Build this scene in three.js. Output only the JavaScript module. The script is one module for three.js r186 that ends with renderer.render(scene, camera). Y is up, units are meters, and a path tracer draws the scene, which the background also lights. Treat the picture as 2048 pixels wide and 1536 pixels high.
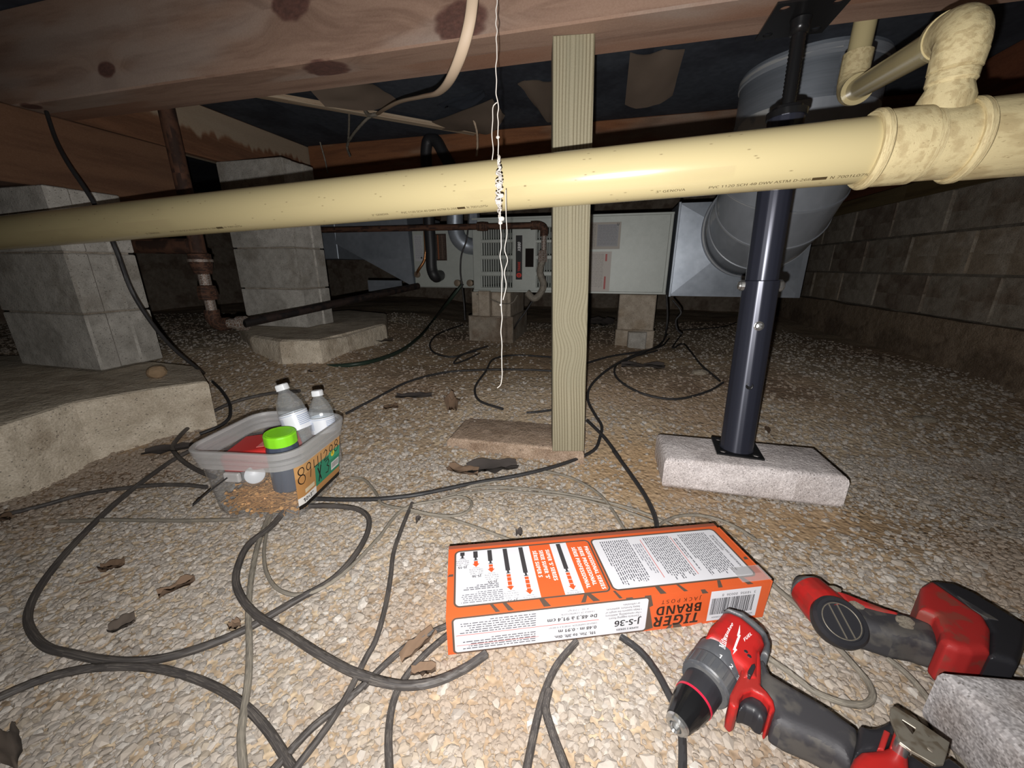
import * as THREE from 'three';
import { mergeGeometries, mergeVertices, toCreasedNormals } from 'three/addons/utils/BufferGeometryUtils.js';
import { MarchingCubes } from 'three/addons/objects/MarchingCubes.js';
import { RoundedBoxGeometry } from 'three/addons/geometries/RoundedBoxGeometry.js';

// ---------------------------------------------------------------- camera, light, exposure
const scene = new THREE.Scene();
scene.background = new THREE.Color(0, 0, 0);
const F = 768, EYE = 0.55, PITCH = 17 * Math.PI / 180;
const camera = new THREE.PerspectiveCamera(90, 2048 / 1536, 0.02, 30);
camera.position.set(0, EYE, 0);
camera.rotation.x = -PITCH;
const renderer = new THREE.WebGLRenderer({ antialias: true });
renderer.toneMapping = THREE.LinearToneMapping;
renderer.toneMappingExposure = 0.69;
renderer.shadowMap.enabled = true;
// the phone's flash, a little below and to the left of its wide lens
const flash = new THREE.SpotLight(new THREE.Color(1, 0.975, 0.955), 6.2, 0, 87 * Math.PI / 180, 1.0, 2);
flash.position.set(-0.012, EYE - 0.034, 0.0);
flash.target.position.set(0.03, EYE - 0.19, -1);
flash.castShadow = true; flash.shadow.radius = 0.2;
flash.shadow.mapSize.set(2048, 2048); flash.shadow.camera.near = 0.05;
scene.add(flash, flash.target);

// ---------------------------------------------------------------- helpers
let seed = 7;
const rnd = () => { seed = (seed + 0x6d2b79f5) | 0; let t = Math.imul(seed ^ (seed >>> 15), 1 | seed); t = (t + Math.imul(t ^ (t >>> 7), 61 | t)) ^ t; return ((t ^ (t >>> 14)) >>> 0) / 4294967296; };
const rr = (a, b) => a + (b - a) * rnd();
const V3 = (x, y, z) => new THREE.Vector3(x, y, z);
const clamp = (x, a = 0, b = 1) => Math.min(b, Math.max(a, x));
const sstep = (a, b, x) => { const t = clamp((x - a) / (b - a)); return t * t * (3 - 2 * t); };
const lerp = (a, b, t) => a + (b - a) * t;
const hash = (i, j) => { let h = Math.imul(i, 374761393) + Math.imul(j, 668265263) | 0; h = Math.imul(h ^ (h >>> 13), 1274126177); return ((h ^ (h >>> 16)) >>> 0) / 4294967296; };
function noise(x, y) {
  const i = Math.floor(x), j = Math.floor(y), u = x - i, v = y - j, a = u * u * (3 - 2 * u), b = v * v * (3 - 2 * v);
  return lerp(lerp(hash(i, j), hash(i + 1, j), a), lerp(hash(i, j + 1), hash(i + 1, j + 1), a), b);
}
const fbm = (x, y, o = 4) => { let s = 0, a = 0.5, n = 0; for (let k = 0; k < o; k++) { s += a * noise(x, y); n += a; a *= 0.5; x = x * 2.03 + 17.1; y = y * 2.03 + 5.7; } return s / n; };

// the way the building stands: s runs along the front beam, w runs away from the camera
const PSI = 14.2 * Math.PI / 180, CS = Math.cos(PSI), SN = Math.sin(PSI);
const SW = (s, y, w) => V3(s * CS + w * SN, y, s * SN - w * CS);
const cp = Math.cos(PITCH), sp = Math.sin(PITCH);
const ray = (px, py) => { const x = (px - 1024) / F, y = (768 - py) / F; return V3(x, y * cp - sp, -cp - y * sp); };
const atY = (px, py, h) => { const r = ray(px, py); return r.multiplyScalar((h - EYE) / r.y).add(V3(0, EYE, 0)); };
const atD = (px, py, d) => { const r = ray(px, py); return r.multiplyScalar(d / -r.z).add(V3(0, EYE, 0)); };
const atW = (px, py, w) => { const r = ray(px, py); return r.multiplyScalar(w / (r.x * SN - r.z * CS)).add(V3(0, EYE, 0)); };
const toS = (p) => p.x * CS + p.z * SN, toW = (p) => p.x * SN - p.z * CS;
const ground = (x, z) => {
  const d = -z;
  return 0.10 * sstep(0.85, 1.6, d) + 0.075 * sstep(1.3, 1.85, d) * sstep(-0.35, -0.95, x) + (fbm(x * 2.2 + 9, z * 2.2 + 4, 3) - 0.5) * 0.03 * sstep(0.3, 1.1, d) + (fbm(x * 9 + 3, z * 9 + 8, 2) - 0.5) * 0.008
    + 0.02 * sstep(0.55, 0.75, x) * sstep(-0.40, -0.47, z) * sstep(-0.75, -0.6, z);
};
const onGround = (px, py, lift = 0) => { let p = atY(px, py, lift); for (let k = 0; k < 14; k++) p = atY(px, py, ground(p.x, p.z) + lift); return p; };

const taken = new Map();
function numbered(n) { const k = taken.get(n) ?? 0; taken.set(n, k + 1); return k ? n + '_' + String(k).padStart(3, '0') : n; }
function tag(o, label, category, group, kind) { if (label) o.userData.label = label; if (category) o.userData.category = category; if (group) o.userData.group = group; if (kind) o.userData.kind = kind; return o; }
function thing(name, label, category, p, turn = 0, group) {
  const o = new THREE.Group(); o.name = numbered(name); scene.add(o);
  if (p) o.position.copy(p); o.rotation.y = turn;
  return tag(o, label, category, group);
}
function mesh(name, geo, mat, parent, label) {
  const m = new THREE.Mesh(geo, mat); m.name = parent && parent !== scene ? name : numbered(name);
  m.castShadow = m.receiveShadow = true; (parent ?? scene).add(m);
  if (label) m.userData.label = label; return m;
}
const single = (name, geo, mat, label, category, group) => tag(mesh(name, geo, mat, scene), label, category, group);
// world geometry re-centred at its own base so that the object's origin lies at the thing
function based(name, geo, mat, label, category, group) {
  geo.computeBoundingBox(); const b = geo.boundingBox, c = V3((b.min.x + b.max.x) / 2, b.min.y, (b.min.z + b.max.z) / 2);
  geo.translate(-c.x, -c.y, -c.z); const m = single(name, geo, mat, label, category, group); m.position.copy(c); return m;
}
const attrs = (g) => { for (const k of Object.keys(g.attributes)) if (!['position', 'normal', 'uv'].includes(k)) g.deleteAttribute(k); return g.index ? g.toNonIndexed() : g; };
const merge = (list) => mergeGeometries(list.map(attrs));
function metreUV(geo, long = 'x') {
  const g = geo.index ? geo.toNonIndexed() : geo, p = g.attributes.position, uv = new Float32Array(p.count * 2), A = V3(), B = V3(), C = V3();
  for (let i = 0; i < p.count; i += 3) {
    A.fromBufferAttribute(p, i); B.fromBufferAttribute(p, i + 1); C.fromBufferAttribute(p, i + 2);
    const n = B.clone().sub(A).cross(C.clone().sub(A)), ax = Math.abs(n.x), ay = Math.abs(n.y), az = Math.abs(n.z);
    const drop = ax >= ay && ax >= az ? 'x' : ay >= az ? 'y' : 'z', rest = ['x', 'y', 'z'].filter((k) => k !== drop);
    const [u, v] = rest.includes(long) ? [long, rest.find((k) => k !== long)] : rest;
    [A, B, C].forEach((q, k) => { uv[(i + k) * 2] = q[u] + (drop === 'y' ? 0.37 : 0); uv[(i + k) * 2 + 1] = q[v] + (drop === 'x' ? 0.61 : 0); });
  }
  g.setAttribute('uv', new THREE.BufferAttribute(uv, 2)); return g;
}
function chamferBox(w, h, d, c = 0.004) {
  const s = new THREE.Shape(), x = w / 2 - c, y = h / 2 - c;
  s.moveTo(-x, -y); s.lineTo(x, -y); s.lineTo(x, y); s.lineTo(-x, y); s.closePath();
  const g = new THREE.ExtrudeGeometry(s, { depth: Math.max(d - 2 * c, 1e-4), bevelEnabled: true, bevelThickness: c, bevelSize: c, bevelSegments: 1, steps: 1 });
  g.translate(0, 0, -d / 2 + c); return g;
}
const boxAt = (w, h, d, x, y, z, c = 0.004) => chamferBox(w, h, d, c).translate(x, y, z);
function tube(pts, r, closed = false, rad = 10, per = 6) {
  const c = new THREE.CatmullRomCurve3(pts, closed, 'centripetal');
  return new THREE.TubeGeometry(c, Math.max(8, pts.length * per), r, rad, closed);
}
function cyl(a, b, r0, r1 = r0, seg = 24, open = false) {
  const d = b.clone().sub(a), g = new THREE.CylinderGeometry(r1, r0, d.length(), seg, 1, open);
  g.applyQuaternion(new THREE.Quaternion().setFromUnitVectors(V3(0, 1, 0), d.normalize()));
  const m = a.clone().add(b).multiplyScalar(0.5); return g.translate(m.x, m.y, m.z);
}
// a turned profile [[along, radius], ...] laid from a towards b
function turned(a, b, prof, seg = 32) {
  const g = new THREE.LatheGeometry(prof.map(([t, r]) => new THREE.Vector2(r, t)), seg), d = b.clone().sub(a).normalize();
  g.applyQuaternion(new THREE.Quaternion().setFromUnitVectors(V3(0, 1, 0), d)); return g.translate(a.x, a.y, a.z);
}
// a flat outline (world x, z) lying level, from y0 to y1
function slabShape(pts, y0, y1, bevel = 0.004, seg = 3, holes = []) {
  const s = new THREE.Shape(pts.map((p) => new THREE.Vector2(p.x, -p.z)));
  for (const h of holes) s.holes.push(new THREE.Path(h.map((p) => new THREE.Vector2(p.x, -p.z))));
  const g = new THREE.ExtrudeGeometry(s, { depth: Math.max(1e-4, y1 - y0 - 2 * bevel), bevelEnabled: bevel > 0, bevelThickness: bevel, bevelSize: bevel, bevelOffset: -bevel, bevelSegments: seg, curveSegments: 8 });
  g.rotateX(-Math.PI / 2); return g.translate(0, y0 + bevel, 0);
}
// an outline (world x, z) lying level from y0 to y1 with every edge rounded to radius r: the distance field is meshed
function puff(pts, y0, y1, r, res = 46) {
  let x0 = 1e9, x1 = -1e9, z0 = 1e9, z1 = -1e9; for (const p of pts) { x0 = Math.min(x0, p.x); x1 = Math.max(x1, p.x); z0 = Math.min(z0, p.z); z1 = Math.max(z1, p.z); }
  const m = 0.006; x0 -= m; x1 += m; z0 -= m; z1 += m; const cx = (x0 + x1) / 2, cz = (z0 + z1) / 2, cy = (y0 + y1) / 2, hx = (x1 - x0) / 2, hz = (z1 - z0) / 2, hy = (y1 - y0) / 2 + m, n = pts.length;
  const mc = new MarchingCubes(res, undefined, false, false, 60000); mc.isolation = 0; const N = mc.size, half = N / 2;
  for (let i = 0; i < N; i++) for (let k = 0; k < N; k++) {
    const x = cx + (i - half) / half * hx, z = cz + (k - half) / half * hz; let d = 1e9, ins = false;
    for (let a = 0, b = n - 1; a < n; b = a++) {
      const A = pts[a], B = pts[b], ex = B.x - A.x, ez = B.z - A.z, t = clamp(((x - A.x) * ex + (z - A.z) * ez) / (ex * ex + ez * ez + 1e-12)); d = Math.min(d, Math.hypot(x - A.x - ex * t, z - A.z - ez * t));
      if ((A.z > z) !== (B.z > z) && x < (B.x - A.x) * (z - A.z) / (B.z - A.z) + A.x) ins = !ins;
    }
    const s = ins ? -d : d;
    for (let j = 0; j < N; j++) { const y = (j - half) / half * hy, qx = s + r, qy = Math.abs(y) - (y1 - y0) / 2 + r; mc.field[i + j * N + k * N * N] = -(Math.min(Math.max(qx, qy), 0) + Math.hypot(Math.max(qx, 0), Math.max(qy, 0)) - r); }
  }
  mc.update(); let g = new THREE.BufferGeometry(); g.setAttribute('position', new THREE.BufferAttribute(mc.positionArray.slice(0, mc.count * 3), 3));
  g.scale(hx, hy, hz).translate(cx, cy, cz); g = mergeVertices(g, 1e-5); g.computeVertexNormals(); return g;
}
const smooth = (g, a = 0.7) => toCreasedNormals(g, a);
// rough up a geometry along noise so that edges are not perfect
function rough(g, amp, scale, y0 = -1e9) {
  const p = g.attributes.position;
  for (let i = 0; i < p.count; i++) {
    const x = p.getX(i), y = p.getY(i), z = p.getZ(i); if (y < y0) continue;
    p.setXYZ(i, x + (fbm(y * scale + 3, z * scale + x * scale * 0.7, 3) - 0.5) * amp, y + (fbm(x * scale + 31, z * scale + 7, 3) - 0.5) * amp, z + (fbm(x * scale + 13, y * scale + z * scale * 0.6 + 9, 3) - 0.5) * amp);
  }
  g.computeVertexNormals(); return g;
}

// ---------------------------------------------------------------- textures
function dataTex(w, h, f, size, srgb = true) {
  const d = new Uint8Array(w * h * 4);
  for (let j = 0; j < h; j++) for (let i = 0; i < w; i++) { const c = f(i / w * size[0], j / h * size[1], i, j), o = (j * w + i) * 4; d[o] = clamp(c[0], 0, 255); d[o + 1] = clamp(c[1], 0, 255); d[o + 2] = clamp(c[2], 0, 255); d[o + 3] = 255; }
  const t = new THREE.DataTexture(d, w, h); t.wrapS = t.wrapT = THREE.RepeatWrapping; t.magFilter = THREE.LinearFilter; t.minFilter = THREE.LinearMipmapLinearFilter; t.generateMipmaps = true;
  if (srgb) t.colorSpace = THREE.SRGBColorSpace; t.repeat.set(1 / size[0], 1 / size[1]); t.needsUpdate = true; return t;
}
function canvasTex(w, h, draw) {
  const c = document.createElement('canvas'); c.width = w; c.height = h; const g = c.getContext('2d'); draw(g, w, h);
  const t = new THREE.CanvasTexture(c); t.colorSpace = THREE.SRGBColorSpace; t.magFilter = THREE.LinearFilter; return t;
}
const mix3 = (a, b, t) => [lerp(a[0], b[0], t), lerp(a[1], b[1], t), lerp(a[2], b[2], t)];
function woodTex(w, h, size, { base, dark, pale, stain, rings = 60, knots = [], ragged = 0, speck = 0.15, off = 0 }) {
  return dataTex(w, h, (u, v) => {
    let bend = (fbm(u * 1.3 + off, v * 3 + off, 2) - 0.5) * 0.05, k2 = 0;
    for (const [ku, kv, kr] of knots) { const dx = (u - ku) * 0.62, dy = v - kv, q = Math.hypot(dx, dy) / kr; bend += 0.06 * Math.exp(-q * q * 0.35) * Math.sign(dy || 1) * Math.min(1, q); if (q < 1) k2 = Math.max(k2, 1 - sstep(0.72, 1, q + (noise(u * 90 + off, v * 90) - 0.5) * 0.12)); }
    const g = noise(u * 2.2 + off, (v + bend) * rings * 2) * 0.55 + fbm(u * 14 + off, (v + bend) * rings * 7, 3) * 0.45;
    let c = mix3(base, dark, sstep(0.35, 0.8, g) * 0.55);
    c = mix3(c, pale, sstep(0.52, 0.75, fbm(u * 2.1 + 40 + off, v * 7 + 11, 4)) * 0.6);
    if (stain) c = mix3(c, stain, sstep(0.5, 0.68, fbm(u * 1.7 + 80 + off, v * 5 + 21, 5)) * 0.75);
    if (ragged) { const edge = 0.11 + (fbm(u * 5 + 3, 1.5, 4) - 0.5) * 0.12 + (noise(u * 70, 4) - 0.5) * 0.03; c = mix3(c, pale, sstep(edge - 0.012, edge + 0.012, v) * ragged); }
    if (k2) { const r = noise(u * 130 + off, v * 260); c = mix3(c, [base[0] * 0.5 + r * 22, base[1] * 0.4 + r * 14, base[2] * 0.4 + r * 12], k2 * 0.9); }
    const s = (hash((u * 900) | 0, (v * 900) | 0) - 0.5) * 60 * speck; return [c[0] + s, c[1] + s, c[2] + s];
  }, size);
}
const concreteTex = (base, blot, spk, off, size = [0.6, 0.6], px = 512) => dataTex(px, px, (u, v) => {
  const a = fbm(u * 9 + off, v * 9 + off, 4), b = fbm(u * 40 + off, v * 40, 2), s = hash((u * 520 + off * 7) | 0, (v * 520) | 0);
  let c = mix3(base, blot, sstep(0.45, 0.7, a) * 0.8); const k = (b - 0.5) * 34 + (s - 0.5) * 52 * spk; if (s > 0.985) c = mix3(c, [40, 36, 32], 0.6);
  return [c[0] + k, c[1] + k, c[2] + k];
}, size);
const grainBump = (f1, f2, px = 512, size = [0.4, 0.4]) => dataTex(px, px, (u, v) => { const k = (fbm(u * f1, v * f1, 3) * 0.6 + fbm(u * f2 + 9, v * f2, 2) * 0.4) * 255; return [k, k, k]; }, size, false);
const std = (o) => new THREE.MeshStandardMaterial({ roughness: 0.85, ...o });
const lin = (r, g, b) => new THREE.Color().setRGB(r, g, b);

const bumpConcrete = grainBump(60, 200);
const M = {};
M.beam = std({ map: woodTex(2048, 256, [4.6, 0.46], { base: [150, 122, 104], dark: [108, 82, 68], pale: [160, 146, 136], stain: [136, 98, 76], rings: 26, knots: [[2.343, 0.031 + 0.0, 0.042], [1.923, 0.115, 0.036], [1.3, 0.05, 0.022], [2.72, 0.09, 0.015]], off: 3 }), roughness: 0.9 });
M.girder = std({ map: woodTex(1024, 256, [2.6, 0.46], { base: [116, 84, 62], dark: [86, 58, 42], pale: [140, 116, 94], stain: [92, 66, 50], rings: 13, off: 31 }), roughness: 0.9 });
M.joist = std({ map: woodTex(1024, 256, [3.2, 0.46], { base: [132, 92, 66], dark: [92, 62, 44], pale: [176, 160, 138], stain: [120, 98, 80], ragged: 0.85, rings: 22, off: 53 }), roughness: 0.9 });
M.farBeam = std({ map: woodTex(1024, 256, [3.6, 0.46], { base: [140, 92, 60], dark: [96, 60, 40], pale: [150, 146, 138], stain: [78, 58, 46], rings: 20, off: 77 }), roughness: 0.9 });
M.sill = std({ map: woodTex(512, 128, [2.4, 0.3], { base: [110, 92, 58], dark: [74, 58, 36], pale: [128, 112, 80], rings: 24, off: 91 }), roughness: 0.9 });
M.rim = std({ map: woodTex(512, 128, [2.4, 0.4], { base: [120, 70, 44], dark: [82, 44, 28], pale: [130, 92, 66], rings: 24, off: 12 }), roughness: 0.9 });
M.batten = std({ map: woodTex(512, 64, [1.2, 0.1], { base: [186, 164, 138], dark: [140, 110, 84], pale: [206, 190, 166], rings: 30, off: 5 }), roughness: 0.9 });
// treated post: broad grain running up with a knot where the rings swerve
M.post = std({
  map: dataTex(256, 1024, (u, v) => {
    const x = u - 0.0445, dy = v - 0.335, q = Math.exp(-(dy * dy) / 0.0075);
    let w = x + 0.018 * q * Math.sin(dy * 26) * Math.exp(-Math.pow(x - 0.008, 2) / 0.0018) + (fbm(v * 3 + 5, 2.2, 2) - 0.5) * 0.012;
    const r = Math.abs(w * 135 + (fbm(u * 30, v * 2.4, 2) - 0.5) * 0.8), g = r - Math.floor(r), late = sstep(0.35, 0.8, g) * (1 - sstep(0.86, 1.0, g));
    let c = mix3([154, 146, 122], [112, 103, 80], late * 0.85); c = mix3(c, [136, 131, 109], sstep(0.45, 0.7, fbm(u * 22 + 1, v * 3, 3)) * 0.5);
    const s = (hash((u * 3000) | 0, (v * 1100) | 0) - 0.5) * 16; return [c[0] + s, c[1] + s, c[2] + s];
  }, [0.089, 1.0]), roughness: 0.82,
});
M.insulation = std({ map: dataTex(512, 512, (u, v) => { const a = fbm(u * 5, v * 5, 4), b = fbm(u * 60, v * 60, 2); const c = mix3([62, 68, 78], [44, 48, 58], sstep(0.35, 0.65, a)); const k = (b - 0.5) * 18; return [c[0] + k, c[1] + k, c[2] + k]; }, [1.6, 1.6]), roughness: 0.95 });
M.paper = std({ color: lin(0.16, 0.12, 0.09), roughness: 0.95, side: THREE.DoubleSide });
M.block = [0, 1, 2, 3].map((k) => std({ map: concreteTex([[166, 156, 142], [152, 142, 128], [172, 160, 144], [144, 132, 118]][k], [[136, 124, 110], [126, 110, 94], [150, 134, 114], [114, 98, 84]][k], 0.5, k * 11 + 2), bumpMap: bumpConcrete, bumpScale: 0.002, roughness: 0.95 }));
M.pierBlock = [0, 1].map((k) => std({ map: concreteTex([[186, 182, 174], [172, 168, 160]][k], [[160, 156, 148], [150, 144, 134]][k], 0.45, k * 13 + 41), bumpMap: bumpConcrete, bumpScale: 0.0015, roughness: 0.95 }));
M.mortar = std({ map: concreteTex([120, 112, 100], [96, 88, 78], 0.5, 66), roughness: 0.95 });
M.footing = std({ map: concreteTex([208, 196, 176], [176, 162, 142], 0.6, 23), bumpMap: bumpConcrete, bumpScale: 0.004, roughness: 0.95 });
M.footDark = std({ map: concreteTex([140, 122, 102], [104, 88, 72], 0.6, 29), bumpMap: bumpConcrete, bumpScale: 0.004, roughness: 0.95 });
M.paver = std({ map: concreteTex([216, 208, 206], [200, 191, 188], 1.0, 71, [0.3, 0.3]), bumpMap: bumpConcrete, bumpScale: 0.003, roughness: 0.92 });
M.paverGrey = std({ map: concreteTex([170, 166, 166], [140, 130, 124], 1.0, 75, [0.3, 0.3]), bumpMap: bumpConcrete, bumpScale: 0.003, roughness: 0.92 });
M.oldPaver = std({ map: concreteTex([164, 142, 122], [128, 106, 88], 0.8, 83, [0.4, 0.4]), bumpMap: bumpConcrete, bumpScale: 0.004, roughness: 0.95 });
M.pvc = std({ map: dataTex(1024, 256, (u, v) => { const d = sstep(0.56, 0.78, fbm(u * 6 + 2, v * 20, 4)) * 0.25, s = hash((u * 900) | 0, (v * 900) | 0); let c = mix3([188, 174, 132], [168, 153, 117], d); if (s > 0.9985) c = mix3(c, [80, 66, 44], 0.6); return c; }, [3.2, 0.28]), roughness: 0.2 });
M.fitting = std({ map: dataTex(512, 512, (u, v) => { const d = sstep(0.42, 0.66, fbm(u * 26 + 2, v * 26, 5)), s = sstep(0.72, 0.84, fbm(u * 150, v * 150, 3)); let c = mix3([206, 190, 146], [170, 150, 110], d * 0.55); return mix3(c, [112, 92, 62], s * 0.35); }, [0.4, 0.4]), bumpMap: grainBump(90, 260), bumpScale: 0.0003, roughness: 0.65 });
M.galv = std({ map: dataTex(512, 512, (u, v) => { const a = fbm(u * 40, v * 40, 3), b = fbm(u * 5 + 3, v * 5, 4); const k = (a - 0.5) * 22 + (b - 0.5) * 30; return [164 + k, 172 + k, 182 + k]; }, [0.6, 0.6]), metalness: 0.6, roughness: 0.42 });
M.duct = std({ map: dataTex(512, 512, (u, v) => { const a = fbm(u * 26, v * 26, 3), b = sstep(0.56, 0.62, fbm(u * 7 + 3, v * 9 + 2, 5)); const k = (a - 0.5) * 24; return mix3([158 + k, 164 + k, 172 + k], [206, 206, 202], b * 0.75); }, [1.3, 1.3]), metalness: 0.15, roughness: 0.45 });
M.furnace = std({ map: dataTex(512, 512, (u, v) => { const k = (fbm(u * 50, v * 50, 3) - 0.5) * 10 + (hash((u * 900) | 0, (v * 900) | 0) - 0.5) * 8; return [174 + k, 179 + k, 173 + k]; }, [0.5, 0.5]), roughness: 0.45, metalness: 0.1 });
M.rust = std({ map: dataTex(256, 256, (u, v) => { const a = fbm(u * 30, v * 30, 4); return mix3([96, 66, 50], [58, 40, 32], sstep(0.35, 0.65, a)); }, [0.3, 0.3]), roughness: 0.8, metalness: 0.2 });
M.blackIron = std({ map: dataTex(256, 256, (u, v) => { const a = fbm(u * 40, v * 40, 4); return mix3([58, 46, 42], [34, 30, 30], sstep(0.35, 0.65, a)); }, [0.3, 0.3]), roughness: 0.6, metalness: 0.3 });
M.galvFit = std({ map: dataTex(256, 256, (u, v) => { const a = fbm(u * 60, v * 60, 4); return mix3([170, 164, 158], [112, 84, 66], sstep(0.42, 0.6, a)); }, [0.2, 0.2]), roughness: 0.6, metalness: 0.4 });
M.hose = std({ color: lin(0.02, 0.02, 0.022), roughness: 0.5 });
M.greenHose = std({ color: lin(0.022, 0.04, 0.028), roughness: 0.45 });
M.copper = std({ color: lin(0.6, 0.28, 0.12), metalness: 0.9, roughness: 0.35 });
M.brass = std({ color: lin(0.22, 0.17, 0.12), metalness: 0.4, roughness: 0.55 });
M.cable = std({ map: dataTex(256, 64, (u, v) => { const a = fbm(u * 40, v * 80, 3); const c = mix3([66, 62, 60], [104, 98, 92], sstep(0.45, 0.75, a)); return c; }, [0.25, 0.25]), roughness: 0.6 });
M.cableDark = std({ color: lin(0.03, 0.029, 0.03), roughness: 0.55 });
M.cableGrey = std({ map: dataTex(256, 64, (u, v) => { const a = fbm(u * 40, v * 80, 3); return mix3([118, 112, 102], [150, 142, 128], sstep(0.4, 0.7, a)); }, [0.25, 0.25]), roughness: 0.7 });
M.cableTan = std({ color: lin(0.55, 0.42, 0.3), roughness: 0.6 });
M.jack = std({ color: lin(0.035, 0.038, 0.055), roughness: 0.28, metalness: 0.35 });
M.jackBlack = std({ color: lin(0.016, 0.016, 0.017), roughness: 0.27, metalness: 0.3 });
M.steel = std({ color: lin(0.55, 0.55, 0.54), metalness: 0.9, roughness: 0.3 });
M.string = std({ color: lin(0.5, 0.46, 0.42), roughness: 1 });
M.leaf = [[0.12, 0.075, 0.045], [0.09, 0.07, 0.055], [0.17, 0.11, 0.07], [0.06, 0.05, 0.045]].map((c) => std({ color: lin(...c), roughness: 0.95, side: THREE.DoubleSide }));
M.bark = std({ color: lin(0.32, 0.22, 0.13), roughness: 0.95 });

// ================================================================ THE SETTING
const struct = (o) => { o.userData.kind = 'structure'; return o; };
// ---- ground: gravel over dirt, rising away from the camera
const sandAmt = (x, z) => {
  const a = Math.exp(-(Math.pow((x - 0.36) / 0.2, 2) + Math.pow((z + 0.95) / 0.22, 2))), b = Math.exp(-(Math.pow((x - 0.72) / 0.35, 2) + Math.pow((z + 0.72) / 0.1, 2)));
  const c = Math.exp(-(Math.pow((x - 0.25) / 0.8, 2) + Math.pow((z + 1.9) / 0.35, 2)));
  return clamp(Math.max(a * 1.3, b * 0.9, c * 0.9) + (fbm(x * 7 + 1, z * 7, 3) - 0.5) * 0.6);
};
const dirtZone = (x, z) => sstep(0.48, 0.66, fbm(x * 2 + 5, z * 2, 4));   // patches of bare dirt among the gravel
const G0 = { x: -4.2, z: -6.2, w: 8.4, d: 8.4 };
{
  const g = new THREE.PlaneGeometry(G0.w, G0.d, 280, 280); g.rotateX(-Math.PI / 2); g.translate(G0.x + G0.w / 2, 0, G0.z + G0.d / 2);
  const p = g.attributes.position; for (let i = 0; i < p.count; i++) p.setY(i, ground(p.getX(i), p.getZ(i)) - 0.002);
  g.computeVertexNormals();
  const map = dataTex(2048, 2048, (u, v) => {
    const x = G0.x + u, z = G0.z + G0.d - v, far = dirtZone(x, z);
    const n = fbm(x * 55, z * 55, 2), m = fbm(x * 3.1 + 7, z * 3.1, 4), cell = hash(Math.floor(x * 170), Math.floor(z * 170));
    let c = mix3([184, 166, 142], [162, 142, 118], sstep(0.4, 0.65, m)); c = mix3(c, [204, 186, 156], sstep(0.55, 0.75, n) * 0.6 * (0.4 + cell));
    const s = sandAmt(x, z); c = mix3(c, [180, 150, 114], s * 0.85); c = mix3(c, [172, 148, 122], far * 0.75);
    c = mix3(c, [124, 102, 84], sstep(0.56, 0.72, fbm(x * 4.2 + 31, z * 4.2 + 3, 4)) * 0.6 * far);
    const k = (hash((x * 700) | 0, (z * 700) | 0) - 0.5) * 30; return [c[0] + k, c[1] + k, c[2] + k];
  }, [G0.w, G0.d]);
  map.repeat.set(1, 1); map.wrapS = map.wrapT = THREE.ClampToEdgeWrapping;
  const bump = dataTex(1024, 1024, (u, v) => { const a = fbm(u * 110, v * 110, 2), b = fbm(u * 30, v * 30, 2); const k = (a * 0.7 + b * 0.3) * 255; return [k, k, k]; }, [1, 1], false);
  bump.repeat.set(8.4, 8.4);
  const floor = mesh('floor', g, std({ map, bumpMap: bump, bumpScale: 0.006, roughness: 0.97 }), scene);
  floor.userData.label = 'uneven pale gravel and dirt floor of the crawl space'; struct(floor);

  // stones: chips of pale limestone, flat and angular
  const chip = (k) => { const q = new THREE.IcosahedronGeometry(1, k % 3 === 0 ? 1 : 0), pp = q.attributes.position; for (let i = 0; i < pp.count; i++) { const x = pp.getX(i), y = pp.getY(i), z = pp.getZ(i), f = 0.72 + 0.5 * hash(Math.round(x * 40) + k * 97, Math.round(y * 40) * 3 + Math.round(z * 40) * 7); pp.setXYZ(i, x * f, y * f * 0.42, z * f * 0.74); } q.computeVertexNormals(); return q; };
  const chips = [0, 1, 2, 3, 4, 5].map(chip);
  const tones = [[0.46, 0.405, 0.345], [0.425, 0.37, 0.31], [0.485, 0.435, 0.38], [0.39, 0.34, 0.285], [0.435, 0.39, 0.34], [0.44, 0.375, 0.295], [0.375, 0.33, 0.285], [0.51, 0.47, 0.42]];
  const stoneM = tones.map((c) => std({ color: lin(...c), roughness: 0.9 }));
  const slope = (x, z) => V3(-(ground(x + 0.02, z) - ground(x - 0.02, z)) / 0.04, 1, -(ground(x, z + 0.02) - ground(x, z - 0.02)) / 0.04).normalize();
  const place = (o, x, z, s, sink) => { const up = slope(x, z), q = new THREE.Quaternion().setFromUnitVectors(V3(0, 1, 0), up); o.quaternion.copy(q).multiply(new THREE.Quaternion().setFromEuler(new THREE.Euler(rr(-0.35, 0.35), rr(0, 6.28), rr(-0.35, 0.35)))); o.scale.set(s, s * rr(0.75, 1.2), s); o.position.set(x, ground(x, z) + s * sink, z); };
  let made = 0, tries = 0; const big = [];
  while (made < 300 && tries < 9000) {
    tries++; const px = rr(-20, 2060), py = rr(960, 1560), p = onGround(px, py); if (sandAmt(p.x, p.z) > 0.35 && rnd() < 0.8) continue;
    if (p.x > -0.13 && p.x < 0.43 && p.z > -0.65 && p.z < -0.39) continue; if (p.x < -0.4 && p.x > -0.72 && p.z < -0.7) continue;
    if (p.x > 0.34 && p.x < 0.86 && p.z < -0.74 && p.z > -1.05) continue;
    const s = rr(0.0065, 0.0115); if (big.some((b) => Math.hypot(b[0] - p.x, b[1] - p.z) < b[2] + s)) continue; big.push([p.x, p.z, s]);
    const m = mesh('stone', chips[made % 6], stoneM[(rnd() * 8) | 0], floor); place(m, p.x, p.z, s, 0.25); made++;
  }
  const N = 78000, col = new THREE.Color();
  const per = Math.floor(N / 3), M4 = new THREE.Object3D();
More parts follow.
